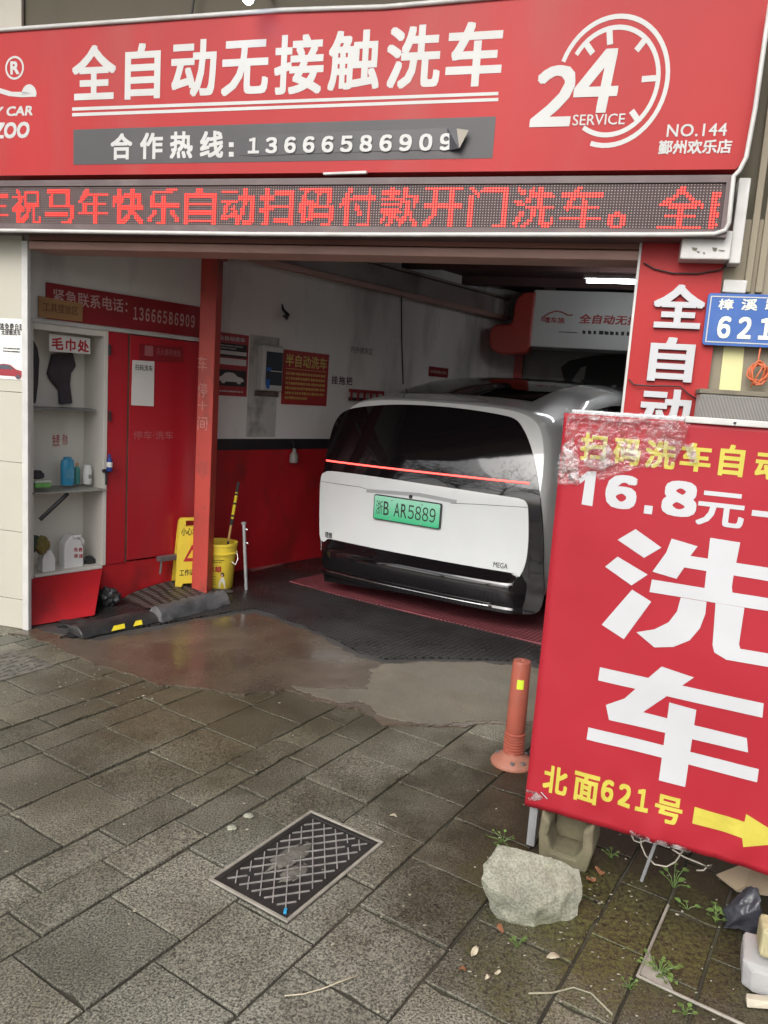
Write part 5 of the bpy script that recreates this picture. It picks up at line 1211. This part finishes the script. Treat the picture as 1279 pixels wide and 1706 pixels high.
CHE = [[(999, 1112), (1272, 1171), (1270, 1195), (996, 1134)], [(1102, 1110), (1156, 1128), (1066, 1190), (1009, 1175), (1012, 1199), (1015, 1201), (1008, 1174), (1050, 1160)],
       [(1066, 1186), (1013, 1173), (1014, 1200), (1246, 1253), (1244, 1229)], [(980, 1212), (1264, 1281), (1261, 1303), (977, 1232)], [(1115, 1170), (1160, 1182), (1141, 1312), (1097, 1301)]]
CHE[1] = [(1102, 1110), (1156, 1128), (1064, 1192), (1014, 1200), (1009, 1175), (1040, 1164)]
strokes(w_, XI)
for poly in CHE: pass
strokes(w_, CHE)
w_.conform(wave, VT).build('white_lettering', WHITEB, bn)
y_ = MB(FS)
for ch, x0, y0, x1, y1 in (('扫', 967, 721, 1011, 768), ('码', 1022, 731, 1068, 775), ('洗', 1075, 734, 1126, 781), ('车', 1133, 738, 1185, 786), ('自', 1198, 741, 1240, 794), ('动', 1258, 752, 1305, 800)):
    bt(y_, ch, x0, y0, x1, y1, bold=.03)
bl_(y_, wide('621'), 1001, 1301, 1339, 1080, bold=.04, space=.72)
for ch, x0, y0, x1, y1 in (('北', 905, 1276, 946, 1322), ('面', 955, 1288, 998, 1337), ('号', 1090, 1327, 1137, 1372)):
    bt(y_, ch, x0, y0, x1, y1, bold=.03)
strokes(y_, [[(1157, 1345), (1240, 1369), (1243, 1356), (1322, 1405), (1238, 1410), (1236, 1395), (1153, 1372)]])
y_.conform(wave, VT).build('yellow_lettering', YEL, bn)
# clear tape over the banner's top left corner
def film(name, mat, px_poly, off, amp, seed, par=bn):
    O_ = FS.pl(px_poly, -.006); us = [p[0] for p in O_]; zs_ = [p[1] for p in O_]
    def inside(u, z):
        c = False; j = len(O_) - 1
        for i in range(len(O_)):
            (ui, zi), (uj, zj) = O_[i], O_[j]
            if (zi > z) != (zj > z) and u < (uj - ui) * (z - zi) / (zj - zi) + ui: c = not c
            j = i
        return c
    st_ = .004; mb = MB(FS); idx = {}; V_ = []; F_ = []
    nu, nzz = int((max(us) - min(us)) / st_) + 2, int((max(zs_) - min(zs_)) / st_) + 2
    def vid(i, j):
        if (i, j) not in idx:
            u = min(us) + i * st_; z = min(zs_) + j * st_
            d = abs(noise.noise(Vector((u * 22, z * 22, seed)))) + .6 * abs(noise.noise(Vector((u * 55, z * 50, seed + 3))))
            idx[(i, j)] = len(V_); V_.append((u + .002 * noise.noise(Vector((u * 80, z * 80, 1))), -.008 - off - amp * d, z))
        return idx[(i, j)]
    for i in range(nu):
        for j in range(nzz):
            if inside(min(us) + (i + .5) * st_, min(zs_) + (j + .5) * st_): F_.append((vid(i, j), vid(i + 1, j), vid(i + 1, j + 1), vid(i, j + 1)))
    mb.add(V_, F_); return mb.build(name, mat, par)
film('clear_tape', TAPE, [(946, 690), (1130, 703), (1137, 745), (1120, 775), (1060, 780), (1000, 800), (985, 790), (955, 805), (935, 805), (940, 750)], .004, .012, 1)
film('clear_tape', TAPE, [(1115, 695), (1150, 705), (1140, 740), (1125, 770), (1110, 745), (1100, 715)], .012, .016, 4)
film('milky_tape', TAPEW, [(946, 681), (1135, 693), (1142, 690), (1138, 704), (1060, 704), (944, 696)], .014, .012, 7)
film('milky_tape', TAPEW, [(940, 740), (956, 728), (966, 762), (966, 800), (934, 798), (930, 770)], .010, .012, 9)
film('clear_tape', TAPE, [(928, 775), (962, 780), (965, 808), (928, 806)], .006, .01, 12)
film('milky_tape', TAPEW, [(978, 742), (1010, 730), (1030, 770), (1000, 785), (975, 775)], .016, .008, 15)
film('milky_tape', TAPEW, [(1030, 735), (1064, 725), (1068, 765), (1040, 772)], .016, .008, 18)
film('milky_tape', TAPEW, [(1140, 740), (1155, 738), (1163, 770), (1150, 772)], .003, .008, 21)
q = FS.px(903, 1325, -.01)
MB(FS).tube([(q[0] - .005, -.012, q[1] + .012), (q[0] + .02, -.014, q[1] - .006)], .002, 6).build('wire_tie', GREYM, bn)
film('torn_edge', TAPEW, [(1050, 1383), (1085, 1394), (1122, 1404), (1150, 1414), (1150, 1420), (1118, 1412), (1080, 1402), (1052, 1391)], .001, .006, 31)
film('torn_edge', TAPEW, [(878, 1314), (890, 1316), (906, 1328), (898, 1333), (878, 1331)], .002, .008, 25)

# ================================================================== BOLLARD
FBO = Fr(G(853, 1271), 0)
bo_ = thing('bollard', 'orange plastic flexible bollard standing on the pavement left of the red banner', 'bollard', FBO, 0, 0, 0)
MB(FBO).lathe((0, 0, 0), [(.098, 0), (.100, .008), (.092, .020), (.070, .034), (.050, .045), (.044, .052)], 36).build('base', ORANGEB, bo_, smooth=50)
pr_ = [(.044, .0525)]
for k_ in range(7): z = .060 + k_ * .0135; pr_ += [(.041, z), (.0475, z + .003), (.0475, z + .008), (.041, z + .0115)]
HB = FBO.px(868, 1100, 0)[1]
pr_ += [(.044, .165), (.043, .30), (.041, HB - .012), (.038, HB - .002), (.030, HB), (.012, HB - .001), (.010, HB - .008)]
MB(FBO).lathe((0, 0, 0), pr_, 36).build('post_body', ORANGE, bo_, smooth=50)
q = FBO.px(855, 1140, -.04); x_ = MB(FBO)
ang = [radians(-118 + 8 * i) for i in range(6)]; z0 = q[1] - .022; z1 = q[1] + .022
x_.add([(.0437 * cos(a), .0437 * sin(a), z) for z in (z0, z1) for a in ang], [(i, i + 1, i + 7, i + 6) for i in range(5)])
x_.build('reflective_patch', LIME, bo_)
x_ = MB(FBO)
for a in (-100, -62, 30, 150): MB(FBO).lathe((.074 * cos(radians(a)), .074 * sin(radians(a)), .024), [(.011, 0), (.011, .010), (.006, .012)], 10).build('base_bolt', GREYM, bo_)

# ================================================================== MANHOLES
mh = thing('manhole_cover', 'rectangular dark iron manhole cover with a diamond rib pattern in the pavement', 'manhole cover', FP, 1.96, 1.487, 0)
A0, A1, B0, B1 = 1.688, 2.236, 1.317, 1.657
MB(FP).box(A0, A1, B0, B1, -.03, .002).build('cover_plate', IRON, mh)
x_ = MB(FP)
for a in ((A0, A0 + .012, B0, B1), (A1 - .012, A1, B0, B1), (A0 + .0121, A1 - .0121, B0, B0 + .012), (A0 + .0121, A1 - .0121, B1 - .012, B1)): x_.box(*a, -.02, .0085)
x_.build('rim', EDGEM, mh, bevel=.002)
x_ = MB(FP)
for a in ((A0 + .013, A0 + .032, B0 + .013, B1 - .013), (A1 - .032, A1 - .013, B0 + .013, B1 - .013), (A0 + .0325, A1 - .0325, B0 + .013, B0 + .03), (A0 + .0325, A1 - .0325, B1 - .03, B1 - .013)): x_.box(*a, -.02, .0055)
x_.build('inner_border', IRON, mh, bevel=.002)
x_ = MB(FP); aa0, aa1, bb0, bb1 = A0 + .045, A1 - .045, B0 + .042, B1 - .042
def clipseg(p, d, lo, hi):
    t0, t1 = -9, 9
    for k_ in (0, 1):
        if abs(d[k_]) < 1e-9: continue
        a, b = (lo[k_] - p[k_]) / d[k_], (hi[k_] - p[k_]) / d[k_]
        if a > b: a, b = b, a
        t0, t1 = max(t0, a), min(t1, b)
    return (t0, t1) if t1 - t0 > .02 else None
for sgn in (1, -1):
    an = radians(38 * sgn); d = (cos(an), sin(an)); nrm = (-d[1], d[0])
    for k_ in range(-12, 13):
        p = ((aa0 + aa1) / 2 + nrm[0] * k_ * .0385, (bb0 + bb1) / 2 + nrm[1] * k_ * .0445)
        r_ = clipseg(p, d, (aa0, bb0), (aa1, bb1))
        if not r_: continue
        w = .0021; e0 = (p[0] + d[0] * r_[0], p[1] + d[1] * r_[0]); e1 = (p[0] + d[0] * r_[1], p[1] + d[1] * r_[1])
        zt = .0062 if sgn > 0 else .0059
        x_.slab([(e0[0] - nrm[0] * w, e0[1] - nrm[1] * w), (e1[0] - nrm[0] * w, e1[1] - nrm[1] * w), (e1[0] + nrm[0] * w, e1[1] + nrm[1] * w), (e0[0] + nrm[0] * w, e0[1] + nrm[1] * w)], .0021, zt)
x_.build('diamond_ribs', IRONR, mh)
x_ = MB(FP)
for a, b in ((A0 + .11, B1 - .09), (A1 - .10, B0 + .09)): x_.slab([(a + .016 * cos(t_ * pi / 6), b + .011 * sin(t_ * pi / 6)) for t_ in range(12)], .0022, .0068)
x_.build('key_hole', INK, mh)
x_ = MB(FP); x_.ico((1.97, 1.53, .002), .07, 3, lambda d: 1 + .5 * noise.noise(d * 3), (1.5, .55, .075)); x_.ico((1.90, 1.46, .002), .05, 3, lambda d: 1 + .5 * noise.noise(d * 3), (1.3, .6, .08)); x_.build('dried_mud', M('dried_mud', (.11, .10, .085), .9, var=.35, vscale=30, bump=.5, bscale=60), mh, smooth=True)
q = G(475, 1522); MB(FG).box(q.x - .005, q.x + .005, q.y - .012, q.y + .012, .0062, .012).build('blue_cap', M('blue_cap', (.03, .30, .55), .4), None, bevel=.002, label='tiny blue plastic piece on the near corner of the iron manhole cover', cat='litter')
COVP = M('grey_cover', (.13, .12, .10), .7, var=.3, vscale=12, dirt=(.05, .045, .035), dscale=9, damt=.7)
m2 = thing('access_cover', 'pale square utility cover with a raised maze pattern at the left edge of the pavement', 'utility cover', FP, FP.uv(G(8, 1110))[0], FP.uv(G(8, 1110))[1], 0)
c2 = FP.uv(G(8, 1108)); MB(FP).box(c2[0] - .2, c2[0] + .17, c2[1] - .2, c2[1] + .2, -.02, .005).build('cover_plate', COVP, m2, bevel=.002)
x_ = MB(FP)
for i in range(-3, 4):
    for j in range(-3, 4):
        if (i + j) % 2: x_.box(c2[0] + i * .05 - .022, c2[0] + i * .05 + .022, c2[1] + j * .05 - .008, c2[1] + j * .05 + .008, .0051, .009)
        else: x_.box(c2[0] + i * .05 - .008, c2[0] + i * .05 + .008, c2[1] + j * .05 - .022, c2[1] + j * .05 + .022, .0051, .009)
x_.build('raised_pattern', COVP, m2)

# ================================================================== ROCK, BLOCKS, WEEDS, LITTER
def hullrock(name, mat, F, pts, seed, label, cat, sub=1, amp=.05):
    bm = bmesh.new(); vs = [bm.verts.new(p) for p in pts]; r = bmesh.ops.convex_hull(bm, input=vs)
    bmesh.ops.delete(bm, geom=[v for v in bm.verts if not v.link_faces], context='VERTS')
    bmesh.ops.triangulate(bm, faces=bm.faces[:]); bmesh.ops.subdivide_edges(bm, edges=bm.edges[:], cuts=3, use_grid_fill=True)
    bmesh.ops.triangulate(bm, faces=bm.faces[:]); bmesh.ops.subdivide_edges(bm, edges=bm.edges[:], cuts=2, use_grid_fill=True)
    for _ in range(sub): bmesh.ops.smooth_vert(bm, verts=bm.verts[:], factor=.5, use_axis_x=True, use_axis_y=True, use_axis_z=True)
    for v in bm.verts:
        q = v.co * 22 + Vector((seed, 0, 0)); d = noise.noise(q) * .6 + noise.noise(q * 3) * .3
        v.co += v.co.normalized() * 0 + Vector((noise.noise(q + Vector((9, 0, 0))), noise.noise(q + Vector((0, 9, 0))), d)) * amp * .2
    bm.verts.index_update(); mb = MB(F); mb.add([tuple(v.co) for v in bm.verts], [tuple(v.index for v in f.verts) for f in bm.faces]); bm.free()
    return mb.build(name, mat, None, smooth=28, label=label, cat=cat)
FK = Fr(G(886, 1530), 0)
kpx = lambda x, y, v: (FK.px(x, y, v)[0], v, FK.px(x, y, v)[1])
pts = [(-.115, -.005, .0), (.0, -.035, 0), (.08, .02, 0), (.10, .12, 0), (-.12, .14, 0), kpx(803, 1462, .02), kpx(808, 1490, .0), kpx(842, 1538, -.02), kpx(890, 1557, -.035), kpx(900, 1520, -.045), kpx(960, 1528, .02), kpx(972, 1475, .05), kpx(966, 1450, .09), kpx(918, 1430, .10), kpx(880, 1420, .12), kpx(830, 1406, .12), kpx(806, 1440, .07), kpx(815, 1480, -.02), kpx(893, 1513, -.055), (.05, .17, .06)]
hullrock('rock', ROCK, FK, pts, 2, 'pale mossy rock holding down the left leg of the red banner', 'rock', sub=0, amp=.05)
FB2 = Fr(G(935, 1445), -25)
b2 = thing('hollow_block', 'broken mossy hollow block on the ground behind the pale rock', 'block', FB2, 0, .1, 0)
x_ = MB(FB2); ou = [(-.085, .0), (.085, 0), (.10, .08), (.095, .19), (-.09, .19), (-.095, .1)]; inn = [(.055, .165), (.06, .09), (.03, .045), (-.03, .04), (-.058, .08), (-.055, .165)]
n_o = len(ou)
ring = [(-.085, 0), (.085, 0), (.10, .08), (.095, .19), (-.09, .19), (-.095, .1)]; rin = [(-.04, .045), (.04, .045), (.062, .09), (.058, .155), (-.055, .155), (-.06, .1)]
V_ = [(u, 0, z) for u, z in ring] + [(u, 0, z) for u, z in rin] + [(u, .16, z) for u, z in ring] + [(u, .16, z) for u, z in rin]
F_ = [(3, 15, 21, 9), (4, 10, 22, 16)]
for i in (0, 1, 2, 4, 5):
    j = (i + 1) % 6; F_ += [(i, j, j + 6, i + 6), (i + 12, i + 18, j + 18, j + 12), (i, i + 12, j + 12, j), (i + 6, j + 6, j + 18, i + 18)]
x_.add(V_, F_); o_ = x_.build('block_shell', BRICK, b2, bevel=.012)
MB(FB2).box(-.055, .055, .12, .158, .05, .15).build('block_core', BRICK, b2)
# rod and wires below the banner
q0, q1 = G(1068, 1470), None
u, z = FS.px(1097, 1405, .03); ru, rv = FS.uv(q0)
MB(FS).tube([(u, .03, z + .05), (ru, rv, .005)], .006, 8).build('steel_rod', GALV, None, smooth=40, label='thin steel rod slanting down under the lower edge of the red banner', cat='rod')
def wire(label, pts, r=.003):
    MB(FS).tube([(FS.px(x, y, v)[0], v, FS.px(x, y, v)[1]) for x, y, v in pts], r, 6).build('loose_wire', WIRE, None, smooth=True, label=label, cat='wire', group='loose wires under the red banner')
wire('pale wire loop hanging below the red banner around the slanting rod', [(1067, 1392, .02), (1068, 1408, .03), (1075, 1425, .04), (1090, 1440, .05), (1110, 1444, .05), (1125, 1436, .05), (1137, 1418, .03), (1138, 1405, .02)])
wire('short pale wire curl under the banner edge left of the slanting rod', [(1051, 1390, .02), (1056, 1400, .03), (1066, 1404, .03), (1078, 1398, .02)])
wire('thin knotted wire straying right below the banner edge', [(1120, 1415, .02), (1140, 1428, .05), (1165, 1438, .07), (1182, 1446, .08), (1186, 1440, .08), (1180, 1442, .08), (1172, 1450, .08), (1160, 1450, .08)])
# L-shaped metal edging and plastic corner sheet
def ontop(pxs, z=0.0): return [tuple(G(x, y, z)) for x, y in pxs]
x_ = MB(FG); x_.tube(ontop([(1113, 1508), (1062, 1626), (1140, 1662), (1235, 1706), (1330, 1752)], .006), .005, 6); x_.build('metal_edging', EDGEM, None, label='thin metal edging strip bent at a right angle on the pavement in the right foreground', cat='edging')
x_ = MB(FG); x_.slab([p[:2] for p in ontop([(1064, 1624), (1082, 1590), (1090, 1612), (1112, 1634), (1122, 1655), (1095, 1642)])], .003, .006); x_.build('plastic_sheet', M('grey_film', (.30, .28, .24), .4, var=.2, vscale=20), None, label='torn grey plastic film in the corner of the metal edging', cat='plastic film')
# right edge things
q = G(1275, 1648); FQ = Fr(q, -20)
hullrock('stone_slab', STONEG, FQ, [(-.065, -.01, 0), (-.04, -.03, 0), (.2, -.03, 0), (.2, .15, 0), (-.06, .12, 0), (-.07, .0, .075), (-.045, -.03, .065), (.2, -.035, .07), (.2, .15, .08), (-.06, .12, .085)], 5, 'cut grey stone slab at the right edge of the pavement', 'stone', amp=.008)
wbk = MB(FQ); wbk.box(-.03, .12, .0, .09, .092, .18); wbk.build('wood_block', WOODY, None, bevel=.012, label='pale wooden block lying on the cut grey stone slab', cat='block')
FBG = Fr(G(1235, 1550), -15)
hullrock('plastic_bag', M('black_bag_film', (.04, .042, .052), .28, var=.35, vscale=14, bump=.6, bscale=22), FBG, [(-.06, -.01, 0), (.05, -.02, 0), (.05, .07, 0), (-.03, .07, 0), (-.055, .0, .03), (-.02, -.02, .055), (.045, -.01, .12), (.02, .02, .135), (.05, .05, .12), (-.03, .06, .06), (.0, .06, .11)], 9, 'crumpled shiny black bag beside the cut grey stone slab', 'bag', sub=1, amp=.09)
q = [G(1192, 1462), G(1225, 1492), G(1300, 1540), G(1330, 1480), G(1240, 1462)]
x_ = MB(FG); x_.add([(p.x, p.y, .012) for p in q[:1]] + [(q[1].x, q[1].y, .02), (q[2].x, q[2].y, .10), (q[3].x, q[3].y, .12), (q[4].x, q[4].y, .06)], [(0, 1, 2, 3, 4)])
o_ = x_.build('cardboard_scrap', M('beige_scrap', (.36, .29, .20), .8, var=.1), None, label='bent beige board scrap under the right end of the red banner', cat='scrap'); sm_ = o_.modifiers.new('thick', 'SOLIDIFY'); sm_.thickness = .006
hullrock('pale_stone', M('cream_stone', (.5, .45, .35), .8, var=.2, vscale=20), Fr(G(1262, 1680), 0), [(-.03, 0, 0), (.06, 0, 0), (.06, .03, 0), (-.02, .035, 0), (-.03, .01, .02), (.05, .0, .022), (.05, .03, .018), (-.02, .03, .02)], 3, 'small cream stone below the cut grey slab at the right edge', 'stone', amp=.006)
# weeds
def weed(label, x, y, n, size, seed, spread=.03, up=.05, mat=LEAFY):
    rd = random.Random(seed); c = G(x, y); F = Fr(c, rd.uniform(0, 360)); t = thing('weed', label, 'weed', F, 0, 0, 0, 'small weeds in the pavement joints')
    lm, sm_ = MB(F), MB(F)
    for k_ in range(n):
        a = 2.4 * k_ + rd.uniform(-.4, .4); r = spread * rd.uniform(.2, 1); h = up * rd.uniform(.3, 1)
        b = Vector((r * cos(a), r * sin(a), h)); sm_.tube([(b.x * .1, b.y * .1, 0), (b.x * .5, b.y * .5, h * .7), tuple(b)], .0012, 5)
        L_ = .78 * size * rd.uniform(.7, 1.2); w = L_ * .42; d = Vector((cos(a), sin(a), rd.uniform(-.2, .7))).normalized(); s_ = d.cross(Vector((0, 0, 1))).normalized(); nn = s_.cross(d)
        ks = [(0, 0, 0), (.3, 1, .10), (.65, .85, .10), (1, 0, -.08)]
        L0 = [b + d * (L_ * p) + s_ * (w * q_) + nn * (L_ * r_) for p, q_, r_ in ks]; R0 = [b + d * (L_ * p) - s_ * (w * q_) + nn * (L_ * r_) for p, q_, r_ in ks]; M0 = [b + d * (L_ * p) + nn * (L_ * r_ * .3) for p, q_, r_ in ks]
        P_ = [tuple(p) for p in L0 + M0 + R0]; lm.add(P_, [(0, 1, 5, 4), (1, 2, 6, 5), (2, 3, 7, 6), (4, 5, 9, 8), (5, 6, 10, 9), (6, 7, 11, 10)])
    lm.build('leaves', mat, t, smooth=True); sm_.build('stems', mat, t)
weed('bright upright weed beside the shiny black bag', 1192, 1535, 7, .045, 1, .02, .05)
weed('straggling weed under the banner beside the metal edging top', 1122, 1478, 9, .032, 2, .06, .06)
weed('two leafed weed between the edging top and the upright weed', 1145, 1515, 4, .03, 3, .025, .02)
weed('low bushy weed growing in the corner of the metal edging', 1098, 1622, 22, .022, 4, .055, .03)
weed('small weed sprouting in front of the pale mossy rock', 862, 1578, 6, .026, 5, .018, .03)
weed('tiny weed on the pavement joint left of the metal edging corner', 1047, 1645, 7, .018, 6, .022, .018)
weed('small weed behind the pale rock at its left', 838, 1402, 9, .018, 7, .06, .02)
weed('pale clump of small leaves on the joint below the metal edging', 1140, 1690, 8, .02, 8, .03, .02)
weed('dull weed against the broken hollow block', 1018, 1430, 7, .022, 9, .04, .03)
# leaves and pebbles
def litter(name, label, x, y, L_, w, ang, mat, cat, grp, h=.006):
    c = G(x, y); F = Fr(c, ang); n = 6; P = []; 
    for i in range(n + 1):
        t = i / n; ww = w * sin(pi * min(1, t * .92 + .04)) ** .8
        for s_ in (-1, 0, 1): P.append((L_ * (t - .5), s_ * ww / 2, .005 + h * (abs(s_) * .8 + .6 * sin(t * 5 + ang))))
    o = MB(F).add(P, [(i * 3 + k, i * 3 + k + 1, (i + 1) * 3 + k + 1, (i + 1) * 3 + k) for i in range(n) for k in range(2)]).build(name, mat, None, smooth=True, label=label, cat=cat, group=grp)
    m_ = o.modifiers.new('thick', 'SOLIDIFY'); m_.thickness = .0012
gl = 'fallen leaves on the pavement'
litter('fallen_leaf', 'pointed pale leaf left of the small weed in front of the rock', 790, 1589, .042, .02, 60, LEAFD, 'leaf', gl)
litter('fallen_leaf', 'broad cream leaf lying right of the small weed in front of the rock', 921, 1598, .04, .026, 5, LEAFD, 'leaf', gl)
litter('fallen_leaf', 'brown curled leaf at the near foot of the pale rock', 832, 1551, .026, .02, 130, LEAFR, 'leaf', gl, .01)
litter('fallen_leaf', 'reddish brown leaf against the right side of the pale rock', 984, 1470, .04, .024, 20, LEAFR, 'leaf', gl, .012)
litter('fallen_leaf', 'brown leaf at the foot of the broken hollow block', 998, 1456, .036, .022, -30, LEAFR, 'leaf', gl, .012)
litter('fallen_leaf', 'small cream leaf scrap, middle of three below the pointed pale leaf', 812, 1632, .016, .012, 30, LEAFD, 'leaf', gl)
litter('fallen_leaf', 'small cream leaf scrap, rightmost of three below the pointed pale leaf', 829, 1624, .017, .012, 10, LEAFD, 'leaf', gl)
litter('fallen_leaf', 'tiny brown leaf scrap, leftmost of three below the pointed pale leaf', 770, 1618, .02, .012, -20, LEAFR, 'leaf', gl)
litter('fallen_leaf', 'tan leaf scrap lying on paving right of the iron manhole cover', 655, 1362, .03, .016, -20, LEAFD, 'leaf', gl)
def pebble(label, x, y, r, seed):
    c = G(x, y); MB(FG).ico((c.x, c.y, r * .45), r, 3, lambda d: 1 + .25 * noise.noise(d * 1.6 + Vector((seed, 0, 0))), (1.15, .85, .55)).build('pebble', ROCK, None, smooth=True, label=label, cat='pebble', group='pebbles on the pavement')
pebble('round pale pebble between the paving slabs left of the iron manhole cover, nearer of two', 386, 1382, .017, 1)
pebble('flat grey pebble on the paving slab left of the iron manhole cover, farther of two', 414, 1362, .017, 2)
x_ = MB(FG); x_.tube(ontop([(474, 1659), (505, 1656), (535, 1648), (565, 1636), (596, 1625)], .006), .0018, 6); x_.build('twig', LEAFD, None, smooth=True, label='thin pale curved straw on the paving near the bottom middle', cat='straw')
x_ = MB(FG); x_.tube(ontop([(880, 1655), (920, 1654), (955, 1645), (985, 1655), (1020, 1690)], .004), .0028, 6); x_.build('root_strand', M('pale_root', (.26, .24, .17), .8, var=.2), None, smooth=True, label='pale root line crossing the mossy paving in the right foreground', cat='root')
# scattered grit: nobody could count it
rd = random.Random(5); x_ = MB(FG)
for k_ in range(300):
    px_, py_ = rd.choice([(rd.uniform(0, 900), rd.uniform(1090, 1700)), (rd.gauss(880, 130), rd.gauss(1520, 90)), (rd.gauss(1080, 110), rd.gauss(1560, 80)), (rd.gauss(160, 90), rd.gauss(1130, 25))])
    if not (1075 < py_ < 1720): continue
    c = G(px_, py_)
    if FA.uv(c)[1] > -.05: continue
    r = rd.uniform(.0015, .0048) * (1.4 if rd.random() < .08 else 1); x_.ico((c.x, c.y, .003), r, 1, None, (rd.uniform(.7, 1.8), rd.uniform(.6, 1.2), .5))
x_.build('grit', M('pale_grit', (.24, .22, .165), .8, var=.4, vscale=40), None, kind='stuff', label='pale grit and crumbs scattered over the paving', cat='grit')

# ================================================================== TREES ACROSS THE STREET (behind the camera, seen only in reflections)
def tree(x, y, h, seed, label):
    F = Fr((x, y), seed * 50); t = thing('street_tree', label, 'tree', F, 0, 0, -.03, 'street trees across the road'); rd = random.Random(seed)
    tk = MB(F); top = (rd.uniform(-.4, .4), rd.uniform(-.4, .4), h * .55); tk.tube([(0, 0, -.03), (.05, .02, h * .25), top], [.18, .14, .08], 10)
    ends = []
    for k_ in range(11):
        a = k_ * 2.4; s0 = Vector((0, 0, 0)).lerp(Vector(top), rd.uniform(.55, 1)); e = s0 + Vector((cos(a) * h * .25 * rd.uniform(.6, 1.2), sin(a) * h * .25 * rd.uniform(.6, 1.2), h * rd.uniform(.12, .42)))
        tk.tube([tuple(s0), tuple(s0.lerp(e, .5) + Vector((0, 0, -.1))), tuple(e)], [.06, .04, .015], 6); ends.append(e)
    tk.build('trunk', BARK, t, smooth=40)
    lf = MB(F)
    for e in ends:
        for k_ in range(130):
            d = Vector((rd.gauss(0, 1), rd.gauss(0, 1), rd.gauss(0, .8))) * h * .075; c = e + d; s_ = rd.uniform(.06, .13)
            a = Vector((rd.gauss(0, 1), rd.gauss(0, 1), rd.gauss(0, 1))).normalized(); b = a.orthogonal().normalized()
            lf.add([tuple(c + a * s_), tuple(c + b * s_ * .5), tuple(c - a * s_), tuple(c - b * s_ * .5)], [(0, 1, 2, 3)])
    lf.build('crown', CROWN, t)
for k_, (x, y, h) in enumerate([(-13.5, -1.2, 9.0), (-12, -4, 8.5), (-9.5, -6.5, 9.5), (-6.8, -9.5, 9.0), (-2, -13, 8), (4, -13, 7)]):
    tree(x, y, h, k_ + 1, 'leafy street tree across the road, mirrored in the van rear window')
